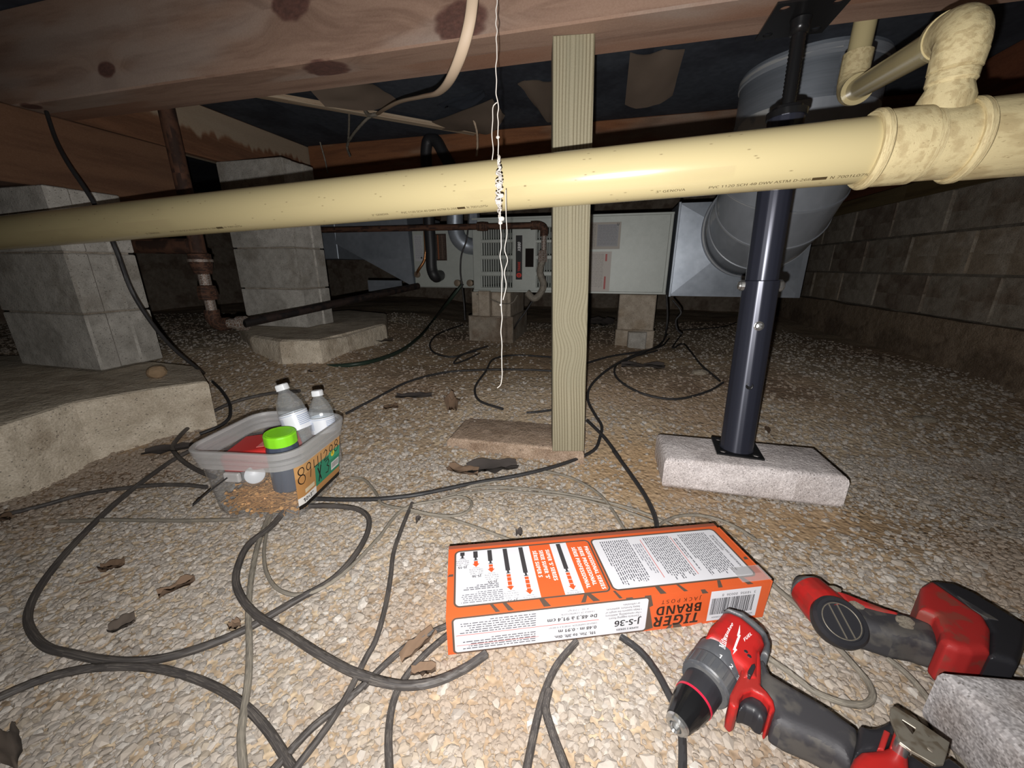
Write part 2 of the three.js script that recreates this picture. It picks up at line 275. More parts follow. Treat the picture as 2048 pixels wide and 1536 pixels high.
  for (let v = 0; v < 3; v++) {
    const im = new THREE.InstancedMesh(chips[[0, 1, 4][v]], std({ color: 0xffffff, roughness: 0.92 }), per); let n = 0;
    while (n < per) {
      const near = rnd() < 0.7, d = near ? rr(0.02, 1.02) : 0.95 + 2.3 * Math.pow(rnd(), 1.4), half = near ? 0.35 + d * 1.45 : 0.35 + d * 1.2, x = rr(-half, half), z = -d;
      if (x > 2.0) continue; const keep = 1 - sandAmt(x, z) * 0.93; if (rnd() > keep) continue;
      const s = (0.0026 + 0.0058 * Math.pow(rnd(), 1.8)) * (near ? 1 : 1.25);
      place(M4, x, z, s, rr(-0.1, 0.3)); M4.updateMatrix(); im.setMatrixAt(n, M4.matrix);
      const t = tones[(rnd() * 8) | 0], k = rr(0.72, 1.02); const fz = dirtZone(x, z) * 0.8; col.setRGB(lerp(t[0] * k, 0.34, fz), lerp(t[1] * k, 0.265, fz), lerp(t[2] * k, 0.20, fz)); im.setColorAt(n, col); n++;
    }
    im.name = 'gravel'; im.userData.kind = 'stuff'; im.castShadow = im.receiveShadow = true; floor.add(im);
  }
}
// ---- enclosing walls and ceiling
const wallBox = (name, s0, s1, y0, y1, w0, w1, mat, label) => {
  const g = metreUV(new THREE.BoxGeometry(s1 - s0, y1 - y0, w1 - w0)); const m = mesh(name, g, mat, scene); m.position.copy(SW((s0 + s1) / 2, (y0 + y1) / 2, (w0 + w1) / 2)); m.rotation.y = -PSI; m.userData.label = label; return struct(m);
};
const CEIL = 1.25;
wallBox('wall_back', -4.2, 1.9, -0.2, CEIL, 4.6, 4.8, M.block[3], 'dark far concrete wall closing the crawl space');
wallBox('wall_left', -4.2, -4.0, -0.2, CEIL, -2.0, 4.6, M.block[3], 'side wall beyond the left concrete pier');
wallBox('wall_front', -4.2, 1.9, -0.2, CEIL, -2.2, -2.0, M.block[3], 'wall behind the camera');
wallBox('ceiling', -4.2, 1.9, CEIL, CEIL + 0.06, -2.2, 4.8, M.insulation, 'dark blue-grey underside of the floor above the beams');

// right wall: footing, four courses of blocks, sill and rim board
{
  const g0 = new THREE.Group(); g0.name = 'wall_right'; scene.add(g0); g0.position.copy(SW(1.57, 0, 0)); g0.rotation.y = -PSI; struct(g0); g0.userData.label = 'dim concrete block wall with projecting footing on the right';
  mesh('mortar_core', metreUV(new THREE.BoxGeometry(0.18, 1.11, 6.8)).translate(0.105, 0.355, -1.3), M.mortar, g0);
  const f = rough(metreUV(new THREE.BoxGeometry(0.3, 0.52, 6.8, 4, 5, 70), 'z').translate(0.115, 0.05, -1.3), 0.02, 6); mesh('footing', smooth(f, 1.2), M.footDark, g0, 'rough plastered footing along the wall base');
  const bg = [0, 1, 2].map((k) => metreUV(chamferBox(0.2, 0.188, 0.388, 0.005), 'z').translate(0, 0, k * 0.0001));
  for (let r = 0; r < 3; r++) for (let k = 0; k < 13; k++) {
    const m = mesh('block', bg[(r + k) % 3], M.block[(hash(r + 3, k + 9) * 4) | 0], g0); m.position.set(0.1 + (hash(r, k) - 0.5) * 0.008, 0.412 + r * 0.2, 0.9 - k * 0.4 - (r % 2) * 0.2);
  }
}
function timber(name, label, category, s0, s1, y0, y1, w0, w1, mat, along = 's', u0 = 0) {
  const L = along === 's' ? s1 - s0 : w1 - w0, T = along === 's' ? w1 - w0 : s1 - s0, H = y1 - y0;
  let g = metreUV(chamferBox(L, H, T, 0.004).translate(L / 2 + u0, H / 2, 0)).translate(-L / 2 - u0, 0, 0);
  const m = single(name, g, mat, label, category); m.position.copy(SW((s0 + s1) / 2, y0, (w0 + w1) / 2)); m.rotation.y = along === 's' ? -PSI : -PSI + Math.PI / 2; return m;
}
timber('sill_plate', 'olive-brown wooden sill plate lying on top of the right block wall', 'sill', 1.59, 1.79, 0.91, 1.0, -1.9, 4.5, M.sill, 'w');
timber('rim_board', 'reddish-brown rim board standing on the sill plate over the right wall', 'board', 1.68, 1.76, 1.0, CEIL - 0.001, -1.9, 4.5, M.rim, 'w');
timber('floor_beam', 'big weathered brown wooden beam with knots, held up by the wood post and steel jack', 'beam', -2.7, 1.66, 1.02, CEIL - 0.001, 0.956, 1.094, M.beam, 's');
timber('girder', 'dark reddish-brown girder resting on the wide left block pier', 'girder', -1.98, -1.80, 0.797, 1.018, -0.6, 1.42, M.girder, 'w');
timber('floor_joist', 'pale water-stained joist running back over the far block pier', 'joist', -1.93, -1.86, 1.032, CEIL - 0.001, 1.1, 4.2, M.joist, 'w');
timber('floor_joist', 'dark reddish joist beyond the drain pipe fittings on the right', 'joist', 1.22, 1.27, 1.02, CEIL - 0.001, 1.1, 4.5, M.rim, 'w');
timber('back_beam', 'orange-brown beam with grey stains above the furnace', 'beam', -1.85, 1.45, 1.03, CEIL - 0.001, 2.26, 2.36, M.farBeam, 's', 0.2);

// ---- block piers and their footings
function pier(label, s, w, wid, dep, y0, courses, h, group, flute) {
  const t = thing('block_pier', label, 'pier', SW(s, y0, w), -PSI, group);
  mesh('mortar_joint', metreUV(new THREE.BoxGeometry(wid - 0.03, courses * h - 0.004, dep - 0.02)).translate(wid / 2, courses * h / 2, -dep / 2), M.block[0], t);
  for (let k = 0; k < courses; k++) {
    const mat = M.pierBlock[k % 2];
    if (!flute) mesh('block', metreUV(boxAt(wid, h - 0.01, dep, wid / 2, h * (k + 0.5), -dep / 2, 0.005)), mat, t);
    else {
      const o = [[0, 0], [wid, 0], [wid, dep * 0.30], [wid - 0.007, dep * 0.33], [wid - 0.007, dep * 0.64], [wid, dep * 0.67], [wid, dep], [0, dep]].map(([a, b]) => V3(a, 0, -b));
      mesh('block', metreUV(slabShape(o, h * k + 0.003, h * (k + 1) - 0.003, 0.003, 1)), mat, t);
    }
  }
  return t;
}
pier('wide grey concrete block pier under the dark girder on the poured slab', -2.14, 0.914, 0.413, 0.2, 0.195, 3, 0.2, null, true);
pier('tall grey block pier standing behind the black iron gas pipe', -1.884, 1.66, 0.375, 0.2, 0.245, 4, 0.197, null, true);
{
  // poured slab with a wandering front edge; the left pier stands on it
  const top = [[-60, 845], [0, 861], [154, 815], [307, 786], [417, 772]].map(([x, y]) => atY(x, y, 0.178)), back = [[400, 738], [250, 722], [60, 715], [-200, 720]].map(([x, y]) => atY(x, y, 0.178));
  const g = slabShape([V3(-1.5, 0, -0.45), ...top.slice(1), ...back, V3(-2.7, 0, -1.6), V3(-2.5, 0, -0.5)].reverse(), -0.05, 0.192, 0.012, 2);
  based('concrete_slab', metreUV(rough(g, 0.012, 7)), M.footing, 'poured concrete footing slab carrying the wide grey block pier', 'footing');
  const q = [[478, 662], [520, 640], [700, 625], [775, 632], [772, 655], [690, 678], [640, 690], [560, 692], [500, 680]].map(([x, y]) => atY(x, y, 0.225));
  const g2 = slabShape(q, 0.04, 0.243, 0.02, 2); based('concrete_slab', metreUV(rough(g2, 0.02, 9)), M.footing, 'rough concrete footing slab under the tall far block pier', 'footing');
}
{
  const t = thing('furnace_pier', 'short block pier under the vented end of the furnace', 'pier', SW(-0.845, 0.1, 2.31), -PSI, 'piers under the furnace');
  mesh('block', metreUV(boxAt(0.25, 0.15, 0.38, 0.125, 0.226, -0.19, 0.005)), M.block[2], t); mesh('block', metreUV(boxAt(0.29, 0.17, 0.42, 0.125, 0.07, -0.19, 0.006)), M.block[1], t);
  mesh('brick', metreUV(boxAt(0.07, 0.15, 0.06, 0.10, 0.235, 0.032, 0.004)), M.block[2], t);
  const r = thing('furnace_pier', 'short block pier under the plain panel end of the furnace', 'pier', SW(0.045, 0.1, 2.31), -PSI, 'piers under the furnace');
  mesh('block', metreUV(boxAt(0.2, 0.20, 0.38, 0.1, 0.2, -0.19, 0.005)), M.block[2], r); mesh('block', metreUV(boxAt(0.215, 0.2, 0.4, 0.1, 0.0, -0.19, 0.005)), M.block[2], r);
  mesh('brick', metreUV(boxAt(0.10, 0.10, 0.05, 0.11, 0.045, 0.03, 0.005).rotateY(0.12)), M.pierBlock[1], r);
}
// ---- pavers
function paver(label, corner, turn, w, h, d, mat, y0, r = 0.012) {
  const o = [V3(0, 0, 0), V3(w, 0, 0), V3(w, 0, -d), V3(0, 0, -d)]; const g = slabShape(o, 0, h, r, 3);
  const m = single('paver', metreUV(smooth(g, 0.6)), mat, label, 'paver'); m.position.set(corner.x, y0, corner.z); m.rotation.y = turn; return m;
}
paver('pale grey concrete paver under the steel jack post', V3(0.388, 0, -0.876), -Math.atan2(0.092, 0.39), 0.405, 0.087, 0.165, M.paver, -0.002, 0.016);
paver('brown weathered paver sunk in gravel under the wooden post', V3(-0.2, 0, -1.075), -Math.atan2(0.085, 0.40), 0.415, 0.07, 0.185, M.oldPaver, -0.022, 0.014);
paver('loose grey concrete paver lying beside the cordless drill', V3(0.505, 0, -0.19), Math.PI * -0.03, 0.4, 0.088, 0.155, M.paverGrey, -0.002, 0.014);
// ---- wooden post
{
  const b = atY(1138, 899, 0.05), T = 1.02 - 0.045; const g = chamferBox(0.089, T, 0.089, 0.002).translate(0, T / 2, 0);
  let gg = metreUV(g, 'x'); { const p = gg.attributes.position, uv = gg.attributes.uv; for (let i = 0; i < p.count; i++) uv.setXY(i, (Math.abs(p.getX(i)) > 0.043 && Math.abs(p.getZ(i)) < 0.043 ? p.getZ(i) : p.getX(i)) + 0.0445, p.getY(i)); }
  const m = single('wood_post', gg, M.post, 'greenish treated wooden post with wavy grain propping the beam', 'post'); m.position.set(b.x, 0.046, b.z - 0.04); m.rotation.y = -0.06; m.rotation.z = 0.03;
}
// ---- adjustable steel jack
{
  const b = V3(0.598, 0.0855, -0.93), a = V3(0.567, 1.019, -0.93), t = thing('steel_jack_post', 'dark blue-grey telescoping steel jack post with black end plates', 'jack post', b);
  const at = (k) => a.clone().sub(b).multiplyScalar(k);
  const plate = (sz, hr, y, turn) => { const h = sz / 2, sh = new THREE.Shape([[-h, -h], [h, -h], [h, h], [-h, h]].map(([x, z]) => new THREE.Vector2(x, z))); for (const sx of [-1, 1]) for (const sz2 of [-1, 1]) { const c = new THREE.Path(); c.absarc(sx * h * 0.7, sz2 * h * 0.7, hr, 0, Math.PI * 2, true); sh.holes.push(c); } const g = new THREE.ExtrudeGeometry(sh, { depth: 0.004, bevelEnabled: false, curveSegments: 10 }); g.rotateX(-Math.PI / 2); g.rotateY(turn); return g.translate(y.x, y.y, y.z); };
  mesh('base_plate', plate(0.108, 0.0075, at(0), -0.33), M.jackBlack, t, 'black square base plate with four holes');
  mesh('top_plate', plate(0.125, 0.009, at(0.9945), -0.25), M.jackBlack, t, 'black square top plate with four holes');
  mesh('outer_tube', smooth(turned(at(0.004), at(1), [[0, 0.0], [0, 0.041], [0.006, 0.0385], [0.43, 0.0375], [0.432, 0.033]], 40)), M.jack, t);
  mesh('inner_tube', smooth(turned(at(0.45), at(1), [[0, 0.0335], [0.346, 0.0335], [0.346, 0.0]], 40)), M.jack, t);
  mesh('collar', smooth(turned(at(0.815), at(1), [[0, 0.0335], [0.0, 0.0365], [0.012, 0.037], [0.012, 0.029], [0.02, 0.027], [0.02, 0.01]], 32)), M.jackBlack, t);
  const thr = []; for (let k = 0; k <= 50; k++) thr.push([k * 0.0034, k % 2 ? 0.0132 : 0.0118]); mesh('screw_rod', turned(at(0.83), at(1), thr, 24), M.jackBlack, t, 'threaded black screw rod');
  mesh('rod_head', turned(at(0.968), at(1), [[0, 0.0], [0, 0.0155], [0.012, 0.0165], [0.024, 0.019]], 28), M.jackBlack, t);
  const bolt = (p, d, r = 0.010) => mesh('bolt', smooth(turned(p, p.clone().add(d), [[-0.006, 0], [-0.006, r * 1.25], [0.001, r * 1.25], [0.002, r], [0.006, r * 0.8], [0.008, 0]], 20)), M.steel, t, 'bright steel bolt head');
  const c1 = at(0.452), sd = V3(1, 0, 0.25).normalize(); bolt(c1.clone().addScaledVector(sd, -0.042), sd.clone().negate()); bolt(c1.clone().addScaledVector(sd, 0.042), sd, 0.011);
  const fd = V3(-0.35, 0.1, 1).normalize(); bolt(at(0.352).addScaledVector(fd, 0.0385), fd, 0.0085);
  mesh('pin_hole', turned(at(0.195).addScaledVector(fd, 0.0375), at(0.195).addScaledVector(fd, 0.1), [[0, 0], [0, 0.0085], [0.0012, 0.0085], [0.0012, 0.0068], [0.0006, 0.0066], [0.0006, 0]], 20), M.jackBlack, t);
}
// ---- long PVC drain pipe with its tee and branch
{
  const A = V3(-2.9, 0.643 - 0.0365 * 1.4, -1.206 - 0.2694 * 1.4), X = (x) => V3(x, 0.643 + 0.0365 * (x + 1.5), -1.206 + 0.2694 * (x + 1.5)), t = thing('drain_pipe', 'long cream plastic drain pipe running across in front of the posts', 'pipe', X(0));
  const o = X(0), L = (v) => v.clone().sub(o), dir = X(1).sub(X(0)).normalize();
  const pipeG = cyl(L(A), L(X(0.56)), 0.0445, 0.0445, 48, true); mesh('pipe', metreUVcyl(pipeG, 3.4), M.pvc, t);
  const hub = (x0, x1, r, nm, mat = M.fitting, lip = 0.003) => { const len = X(x1).sub(X(x0)).length(); mesh(nm, (smooth(turned(L(X(x0)), L(X(x1)), [[0, r - 0.008], [0, r], [0.004, r + lip], [0.010, r + lip], [0.013, r], [len - 0.002, r], [len, r - 0.004]], 44), 0.5)), mat, t); };
  hub(0.532, 0.594, 0.0505, 'hub'); hub(0.59, 0.66, 0.0475, 'tee_body', M.fitting, 0); hub(0.637, 0.78, 0.051, 'hub');
  mesh('pipe', metreUV(cyl(L(X(0.77)), L(X(1.75)), 0.0445, 0.0445, 40, true)), M.pvc, t);
  const bx = X(0.612); const up = V3(0.02, 1, 0).normalize(), P = (k) => L(bx).addScaledVector(up, k);
  mesh('branch_socket', smooth(turned(P(0), P(1), [[0, 0.031], [0.055, 0.031], [0.072, 0.0245], [0.076, 0.027], [0.086, 0.027], [0.087, 0.023], [0.090, 0.028], [0.108, 0.029], [0.110, 0.025], [0.13, 0.025]], 36), 0.5), M.fitting, t);
  const e0 = P(0.112), run = V3(0.38, 0.16, -0.92).normalize();
  const arc = []; for (let k = 0; k <= 10; k++) { const a = k / 10 * Math.PI / 2; arc.push(e0.clone().addScaledVector(up, 0.031 * Math.sin(a)).addScaledVector(run, 0.031 * (1 - Math.cos(a)))); }
  arc.push(arc[10].clone().addScaledVector(run, 0.02)); mesh('elbow', smooth(tube([e0.clone().addScaledVector(up, -0.01), ...arc], 0.0285, false, 28, 4), 1), M.fitting, t);
  const s0 = arc[11]; mesh('elbow_rim', smooth(turned(s0, s0.clone().add(run), [[-0.006, 0.027], [-0.006, 0.0305], [0.004, 0.0305], [0.004, 0.021]], 32)), M.pvc, t);
  const s1 = s0.clone().addScaledVector(run, 0.36); mesh('branch_pipe', metreUV(cyl(s0, s1, 0.0215, 0.0215, 32, true)), M.pvc, t);
  mesh('elbow_rim', smooth(turned(s1.clone().addScaledVector(run, -0.006), s1, [[0, 0.021], [0, 0.030], [0.01, 0.030], [0.012, 0.027]], 32)), M.pvc, t);
  const ar2 = [s1.clone()]; for (let k = 0; k <= 10; k++) { const a = k / 10 * Math.PI / 2; ar2.push(s1.clone().addScaledVector(run, 0.012 + 0.034 * Math.sin(a)).addScaledVector(V3(0, 1, 0), 0.034 * (1 - Math.cos(a)))); } ar2.push(ar2[11].clone().add(V3(0, 0.045, 0)));
  mesh('elbow', smooth(tube(ar2, 0.028, false, 28, 4), 1), M.fitting, t);
  mesh('riser', metreUV(cyl(ar2[12], ar2[12].clone().setY(CEIL - o.y), 0.0215, 0.0215, 28, true)), M.pvc, t);
  // printed line of lettering on the pipe, on bands that follow its curve
  const txt = canvasTex(2048, 72, (g, w, h) => { g.clearRect(0, 0, w, h); g.fillStyle = 'rgba(74,60,36,0.95)'; g.font = '62px sans-serif'; g.textBaseline = 'middle'; g.fillText('3" GENOVA', 10, h / 2); g.fillText('PVC 1120 SCH 40 DWV ASTM D-2665', 560, h / 2); g.fillRect(1545, 12, 130, 50); g.fillText('N 7001L07545', 1700, h / 2); });
  const tm = std({ map: txt, transparent: true, roughness: 0.5 });
  const e2 = V3(0, EYE, 0);
  for (const [x0, x1, py0, fade] of [[-0.283, -0.04, 0, 1], [0.245, 0.535, 0, 1], [-0.905, -0.61, 0, 0.8]]) {
    const n = 30, pos = [], uv = [], idx = [], c = 0.0445 + 0.0004;
    const mid = X((x0 + x1) / 2), view = e2.clone().sub(mid); view.addScaledVector(dir, -view.dot(dir)).normalize(); const dn = V3(0, -1, 0); dn.addScaledVector(dir, -dn.dot(dir)).addScaledVector(view, -dn.dot(view)).normalize();
    for (let i = 0; i <= n; i++) for (let j = 0; j <= 4; j++) { const a = lerp(0.86, 0.69, j / 4), q = L(X(lerp(x0, x1, i / n))).addScaledVector(view, c * Math.cos(a)).addScaledVector(dn, c * Math.sin(a)); pos.push(q.x, q.y, q.z); uv.push(i / n, j / 4); if (i < n && j < 4) { const k = i * 5 + j; idx.push(k, k + 5, k + 1, k + 1, k + 5, k + 6); } }
    const g = new THREE.BufferGeometry(); g.setAttribute('position', new THREE.Float32BufferAttribute(pos, 3)); g.setAttribute('uv', new THREE.Float32BufferAttribute(uv, 2)); g.setIndex(idx); g.computeVertexNormals(); mesh('printed_lettering', g, tm, t, 'small dark printed pipe lettering');
  }
}
function metreUVcyl(g, L) { const uv = g.attributes.uv; for (let i = 0; i < uv.count; i++) uv.setXY(i, uv.getY(i) * L, uv.getX(i) * 0.28); return g; }

// ================================================================ FURNACE AND DUCTS
const FW = 2.29, FS0 = -0.822, FS1 = 0.286, FY0 = 0.41, FY1 = 0.812;
const onFace = (px, py, w = FW) => { const p = atW(px, py, w); return [toS(p), p.y]; };
{
  const t = thing('furnace', 'grey-green metal furnace cabinet lying on its side on short block piers', 'furnace', SW(FS0, FY0, FW), -PSI);
  const L = FS1 - FS0, H = FY1 - FY0;
  mesh('cabinet', metreUV(boxAt(0.435, H - 0.02, 0.62, -0.2175, H / 2, -0.08 - 0.31, 0.006)), M.furnace, t, 'grey-green cabinet body');
  for (const [w, h, d, x, y, z] of [[L, 0.012, 0.66, L / 2, 0.016, -0.366], [L, 0.012, 0.66, L / 2, H - 0.016, -0.366], [0.012, H - 0.02, 0.66, L - 0.008, H / 2, -0.366], [L, H - 0.02, 0.012, L / 2, H / 2, -0.69]]) mesh('cabinet_wall', metreUV(boxAt(w, h, d, x, y, z, 0.002)), M.furnace, t);
  const loc = (px, py) => { const [s, y] = onFace(px, py); return [s - FS0, y - FY0]; };
  // door with eight louvred openings
  const sh = new THREE.Shape([[0, 0], [L, 0], [L, H], [0, H]].map(([x, y]) => new THREE.Vector2(x, y)));
  const grids = []; const gx = [[962, 1024], [1073, 1150]];
  for (const [a, b] of gx) for (let r = 0; r < 4; r++) { const y1 = [455, 486, 519, 552][r], y2 = [478, 510, 543, 575][r]; const [x0, ya] = loc(a, y1), [x1, yb] = loc(b, y2); grids.push([x0, x1, yb, ya]); const h = new THREE.Path([[x0, yb], [x0, ya], [x1, ya], [x1, yb]].map(([x, y]) => new THREE.Vector2(x, y))); sh.holes.push(h); }
  const door = new THREE.ExtrudeGeometry(sh, { depth: 0.03, bevelEnabled: true, bevelThickness: 0.004, bevelSize: 0.004, bevelOffset: -0.004, bevelSegments: 1 }); door.translate(0, 0, -0.034);
  mesh('door_panel', metreUV(door), M.furnace, t, 'grey-green door panel');
  for (const [x0, x1, y0, y1] of grids) { const n = Math.round((x1 - x0) / 0.0145), bars = []; for (let k = 0; k <= n; k++) { const b = new THREE.BoxGeometry(0.0048, y1 - y0, 0.010); b.rotateY(0.5); bars.push(b.translate(lerp(x0, x1, k / n), (y0 + y1) / 2, -0.012)); } mesh('vent_louvre', merge(bars), M.furnace, t, 'row of narrow vent slats'); }
  mesh('edge_flange', metreUV(boxAt(L, 0.012, 0.012, L / 2, H + 0.002, 0.002, 0.002)), M.furnace, t); mesh('edge_flange', metreUV(boxAt(L, 0.012, 0.012, L / 2, 0.0, 0.002, 0.002)), M.furnace, t); mesh('edge_flange', metreUV(boxAt(0.016, H, 0.014, L - 0.01, H / 2, 0.002, 0.002)), M.furnace, t);
  const panel = (name, px0, py0, px1, py1, tex, label, z = 0.0012, rough_ = 0.5) => { const [x0, y1] = loc(px0, py0), [x1, y0] = loc(px1, py1); const g = new THREE.BoxGeometry(x1 - x0, y1 - y0, 0.0016); const side = std({ color: lin(0.2, 0.2, 0.2) }); const face = std({ map: tex, roughness: rough_ }); const m = mesh(name, g, [side, side, side, side, face, side], t, label); m.position.set((x0 + x1) / 2, (y0 + y1) / 2, z); return m; };
  panel('badge', 1031, 470, 1045, 560, canvasTex(96, 640, (g, w, h) => {
    g.fillStyle = '#c8c8c2'; g.fillRect(0, 0, w, h); g.fillStyle = '#0b0a0b'; g.fillRect(5, 5, w - 10, h - 10); g.save(); g.translate(w / 2, h); g.rotate(-Math.PI / 2);
    g.fillStyle = '#d8321f'; g.beginPath(); g.arc(70, 0, 34, 0, 7); g.fill(); g.fillStyle = '#0b0a0b'; g.beginPath(); g.arc(70, 0, 17, 0, 7); g.fill(); g.fillStyle = '#d8321f'; g.beginPath(); g.arc(70, 0, 9, 0, 7); g.fill(); g.fillRect(66, -30, 8, 60);
    g.font = 'bold 46px sans-serif'; g.textBaseline = 'middle'; g.fillText('TRANE', 125, 2, 140); g.fillStyle = '#eee'; g.font = 'italic bold 54px sans-serif'; g.fillText('XB80', 410, 2, 145); g.restore();
  }), 'black badge with red emblem and white lettering');
  panel('sight_glass', 1051, 497, 1067, 534, canvasTex(64, 128, (g, w, h) => { g.fillStyle = '#17110f'; g.fillRect(0, 0, w, h); g.strokeStyle = '#2e2723'; g.lineWidth = 5; g.strokeRect(0, 0, w, h); }), 'dark sight window', 0.0012, 0.2);
  const lines = (g, x, y, w, n, dy, col, th = 3, mono = 11) => { g.fillStyle = col; for (let k = 0; k < n; k++) { let q = x; while (q < x + w - 6) { const l = 6 + hash(k * 31 + mono, q | 0) * 26; g.fillRect(q, y + k * dy, Math.min(l, x + w - q), th); q += l + 5; } } };
  panel('paper_label', 1150, 446, 1239, 498, canvasTex(420, 256, (g, w, h) => { g.fillStyle = '#a39c92'; g.fillRect(0, 0, w, h); g.fillStyle = '#8f8f92'; g.fillRect(210, 20, 190, 210); lines(g, 15, 16, 180, 20, 11, '#5c5450'); lines(g, 220, 30, 170, 16, 12, '#63636a', 3, 5); g.fillStyle = '#222'; g.font = 'bold 34px sans-serif'; g.fillText('U', 380, 34); }), 'faded wiring instructions label');
  panel('paper_label', 1120, 504, 1218, 583, canvasTex(420, 340, (g, w, h) => { g.fillStyle = '#b9b2aa'; g.fillRect(0, 0, w, h); lines(g, 30, 20, 330, 26, 11, '#8a827c', 3, 9); g.fillStyle = '#a8332c'; g.fillRect(372, 210, 14, 110); g.fillRect(372, 20, 14, 60); g.fillStyle = '#333'; g.font = '26px sans-serif'; g.fillText(':', 330, 310); }), 'pale warning label with red bars');
  // recessed side: rating plates
  const loc2 = (px, py) => { const [s, y] = onFace(px, py, FW + 0.07); return [s - FS0, y - FY0]; };
  const back = (name, px0, py0, px1, py1, tex, label) => { const [x0, y1] = loc2(px0, py0), [x1, y0] = loc2(px1, py1); const m = mesh(name, new THREE.BoxGeometry(x1 - x0, y1 - y0, 0.0016), std({ map: tex, roughness: 0.5 }), t, label); m.position.set((x0 + x1) / 2, (y0 + y1) / 2, -0.079); };
  back('paper_label', 826, 470, 846, 522, canvasTex(128, 320, (g, w, h) => { g.fillStyle = '#b7b8ba'; g.fillRect(0, 0, w, h); lines(g, 10, 12, 108, 24, 12, '#80838a', 4, 3); g.fillStyle = '#333'; g.beginPath(); g.arc(100, 280, 12, 0, 7); g.fill(); }), 'white rating label');
  back('paper_label', 848, 468, 893, 521, canvasTex(256, 300, (g, w, h) => { g.fillStyle = '#3a2c24'; g.fillRect(0, 0, w, h); g.fillStyle = '#c06a22'; g.fillRect(0, 0, 34, h); for (const x of [90, 150, 200]) { g.fillStyle = x === 150 ? '#8c4a24' : '#5a4a40'; g.fillRect(x, 14, 14, h - 28); } lines(g, 60, 20, 180, 22, 12, '#74665a', 3, 13); }), 'dark orange-edged energy label');
  mesh('port_ring', smooth(turned(V3(loc2(834, 549)[0], loc2(834, 549)[1], -0.08), V3(loc2(834, 549)[0], loc2(834, 549)[1], 0.2), [[0, 0.02], [0.012, 0.02], [0.014, 0.012], [0.014, 0]], 20)), M.brass, t);
  mesh('port_ring', smooth(turned(V3(loc2(880, 550)[0], loc2(880, 550)[1], -0.08), V3(loc2(880, 550)[0], loc2(880, 550)[1], 0.2), [[0, 0.03], [0.012, 0.03], [0.014, 0.02], [0.014, 0]], 20)), M.hose, t);
}
{ // valves on the drain ports under the inset end
  for (const [px, lab] of [[917, 'dark round drain fitting nearer the vent elbow'], [942, 'dark round drain fitting at the door edge']]) { const p = atW(px, 566, FW + 0.035); const g = merge([turned(p.clone(), p.clone().add(SW(0, 0, -1)), [[-0.045, 0.014], [0.012, 0.02], [0.026, 0.02], [0.028, 0.013], [0.028, 0]], 20)]); based('drain_fitting', smooth(g), M.brass, lab, 'fitting', 'drain fittings of the furnace'); }
}
// plenum with creased sheet sides, and big elbow duct
{
  const s0 = 0.302, s1 = 0.925, y0 = 0.398, y1 = 0.86, w0 = 2.285, d = 0.55, t = thing('plenum_box', 'shiny galvanized sheet-metal plenum box at the furnace end', 'plenum', SW(s0, y0, w0), -PSI);
  const W = s1 - s0, H = y1 - y0; mesh('box', metreUV(boxAt(W, H, d, W / 2, H / 2, -d / 2 - 0.006, 0.003)), M.galv, t);
  const c = [W * 0.5, H * 0.62, 0.012], q = [[0, 0, 0], [W, 0, 0], [W, H, 0], [0, H, 0]], pos = []; for (let k = 0; k < 4; k++) pos.push(...q[k], ...q[(k + 1) % 4], ...c);
  const g = new THREE.BufferGeometry(); g.setAttribute('position', new THREE.Float32BufferAttribute(pos, 3)); g.computeVertexNormals(); mesh('creased_face', metreUV(g), M.galv, t, 'front face with diagonal creases');
  mesh('corner_seam', metreUV(boxAt(0.012, H + 0.01, 0.03, 0.004, H / 2, -0.008, 0.002)), M.galv, t);
}
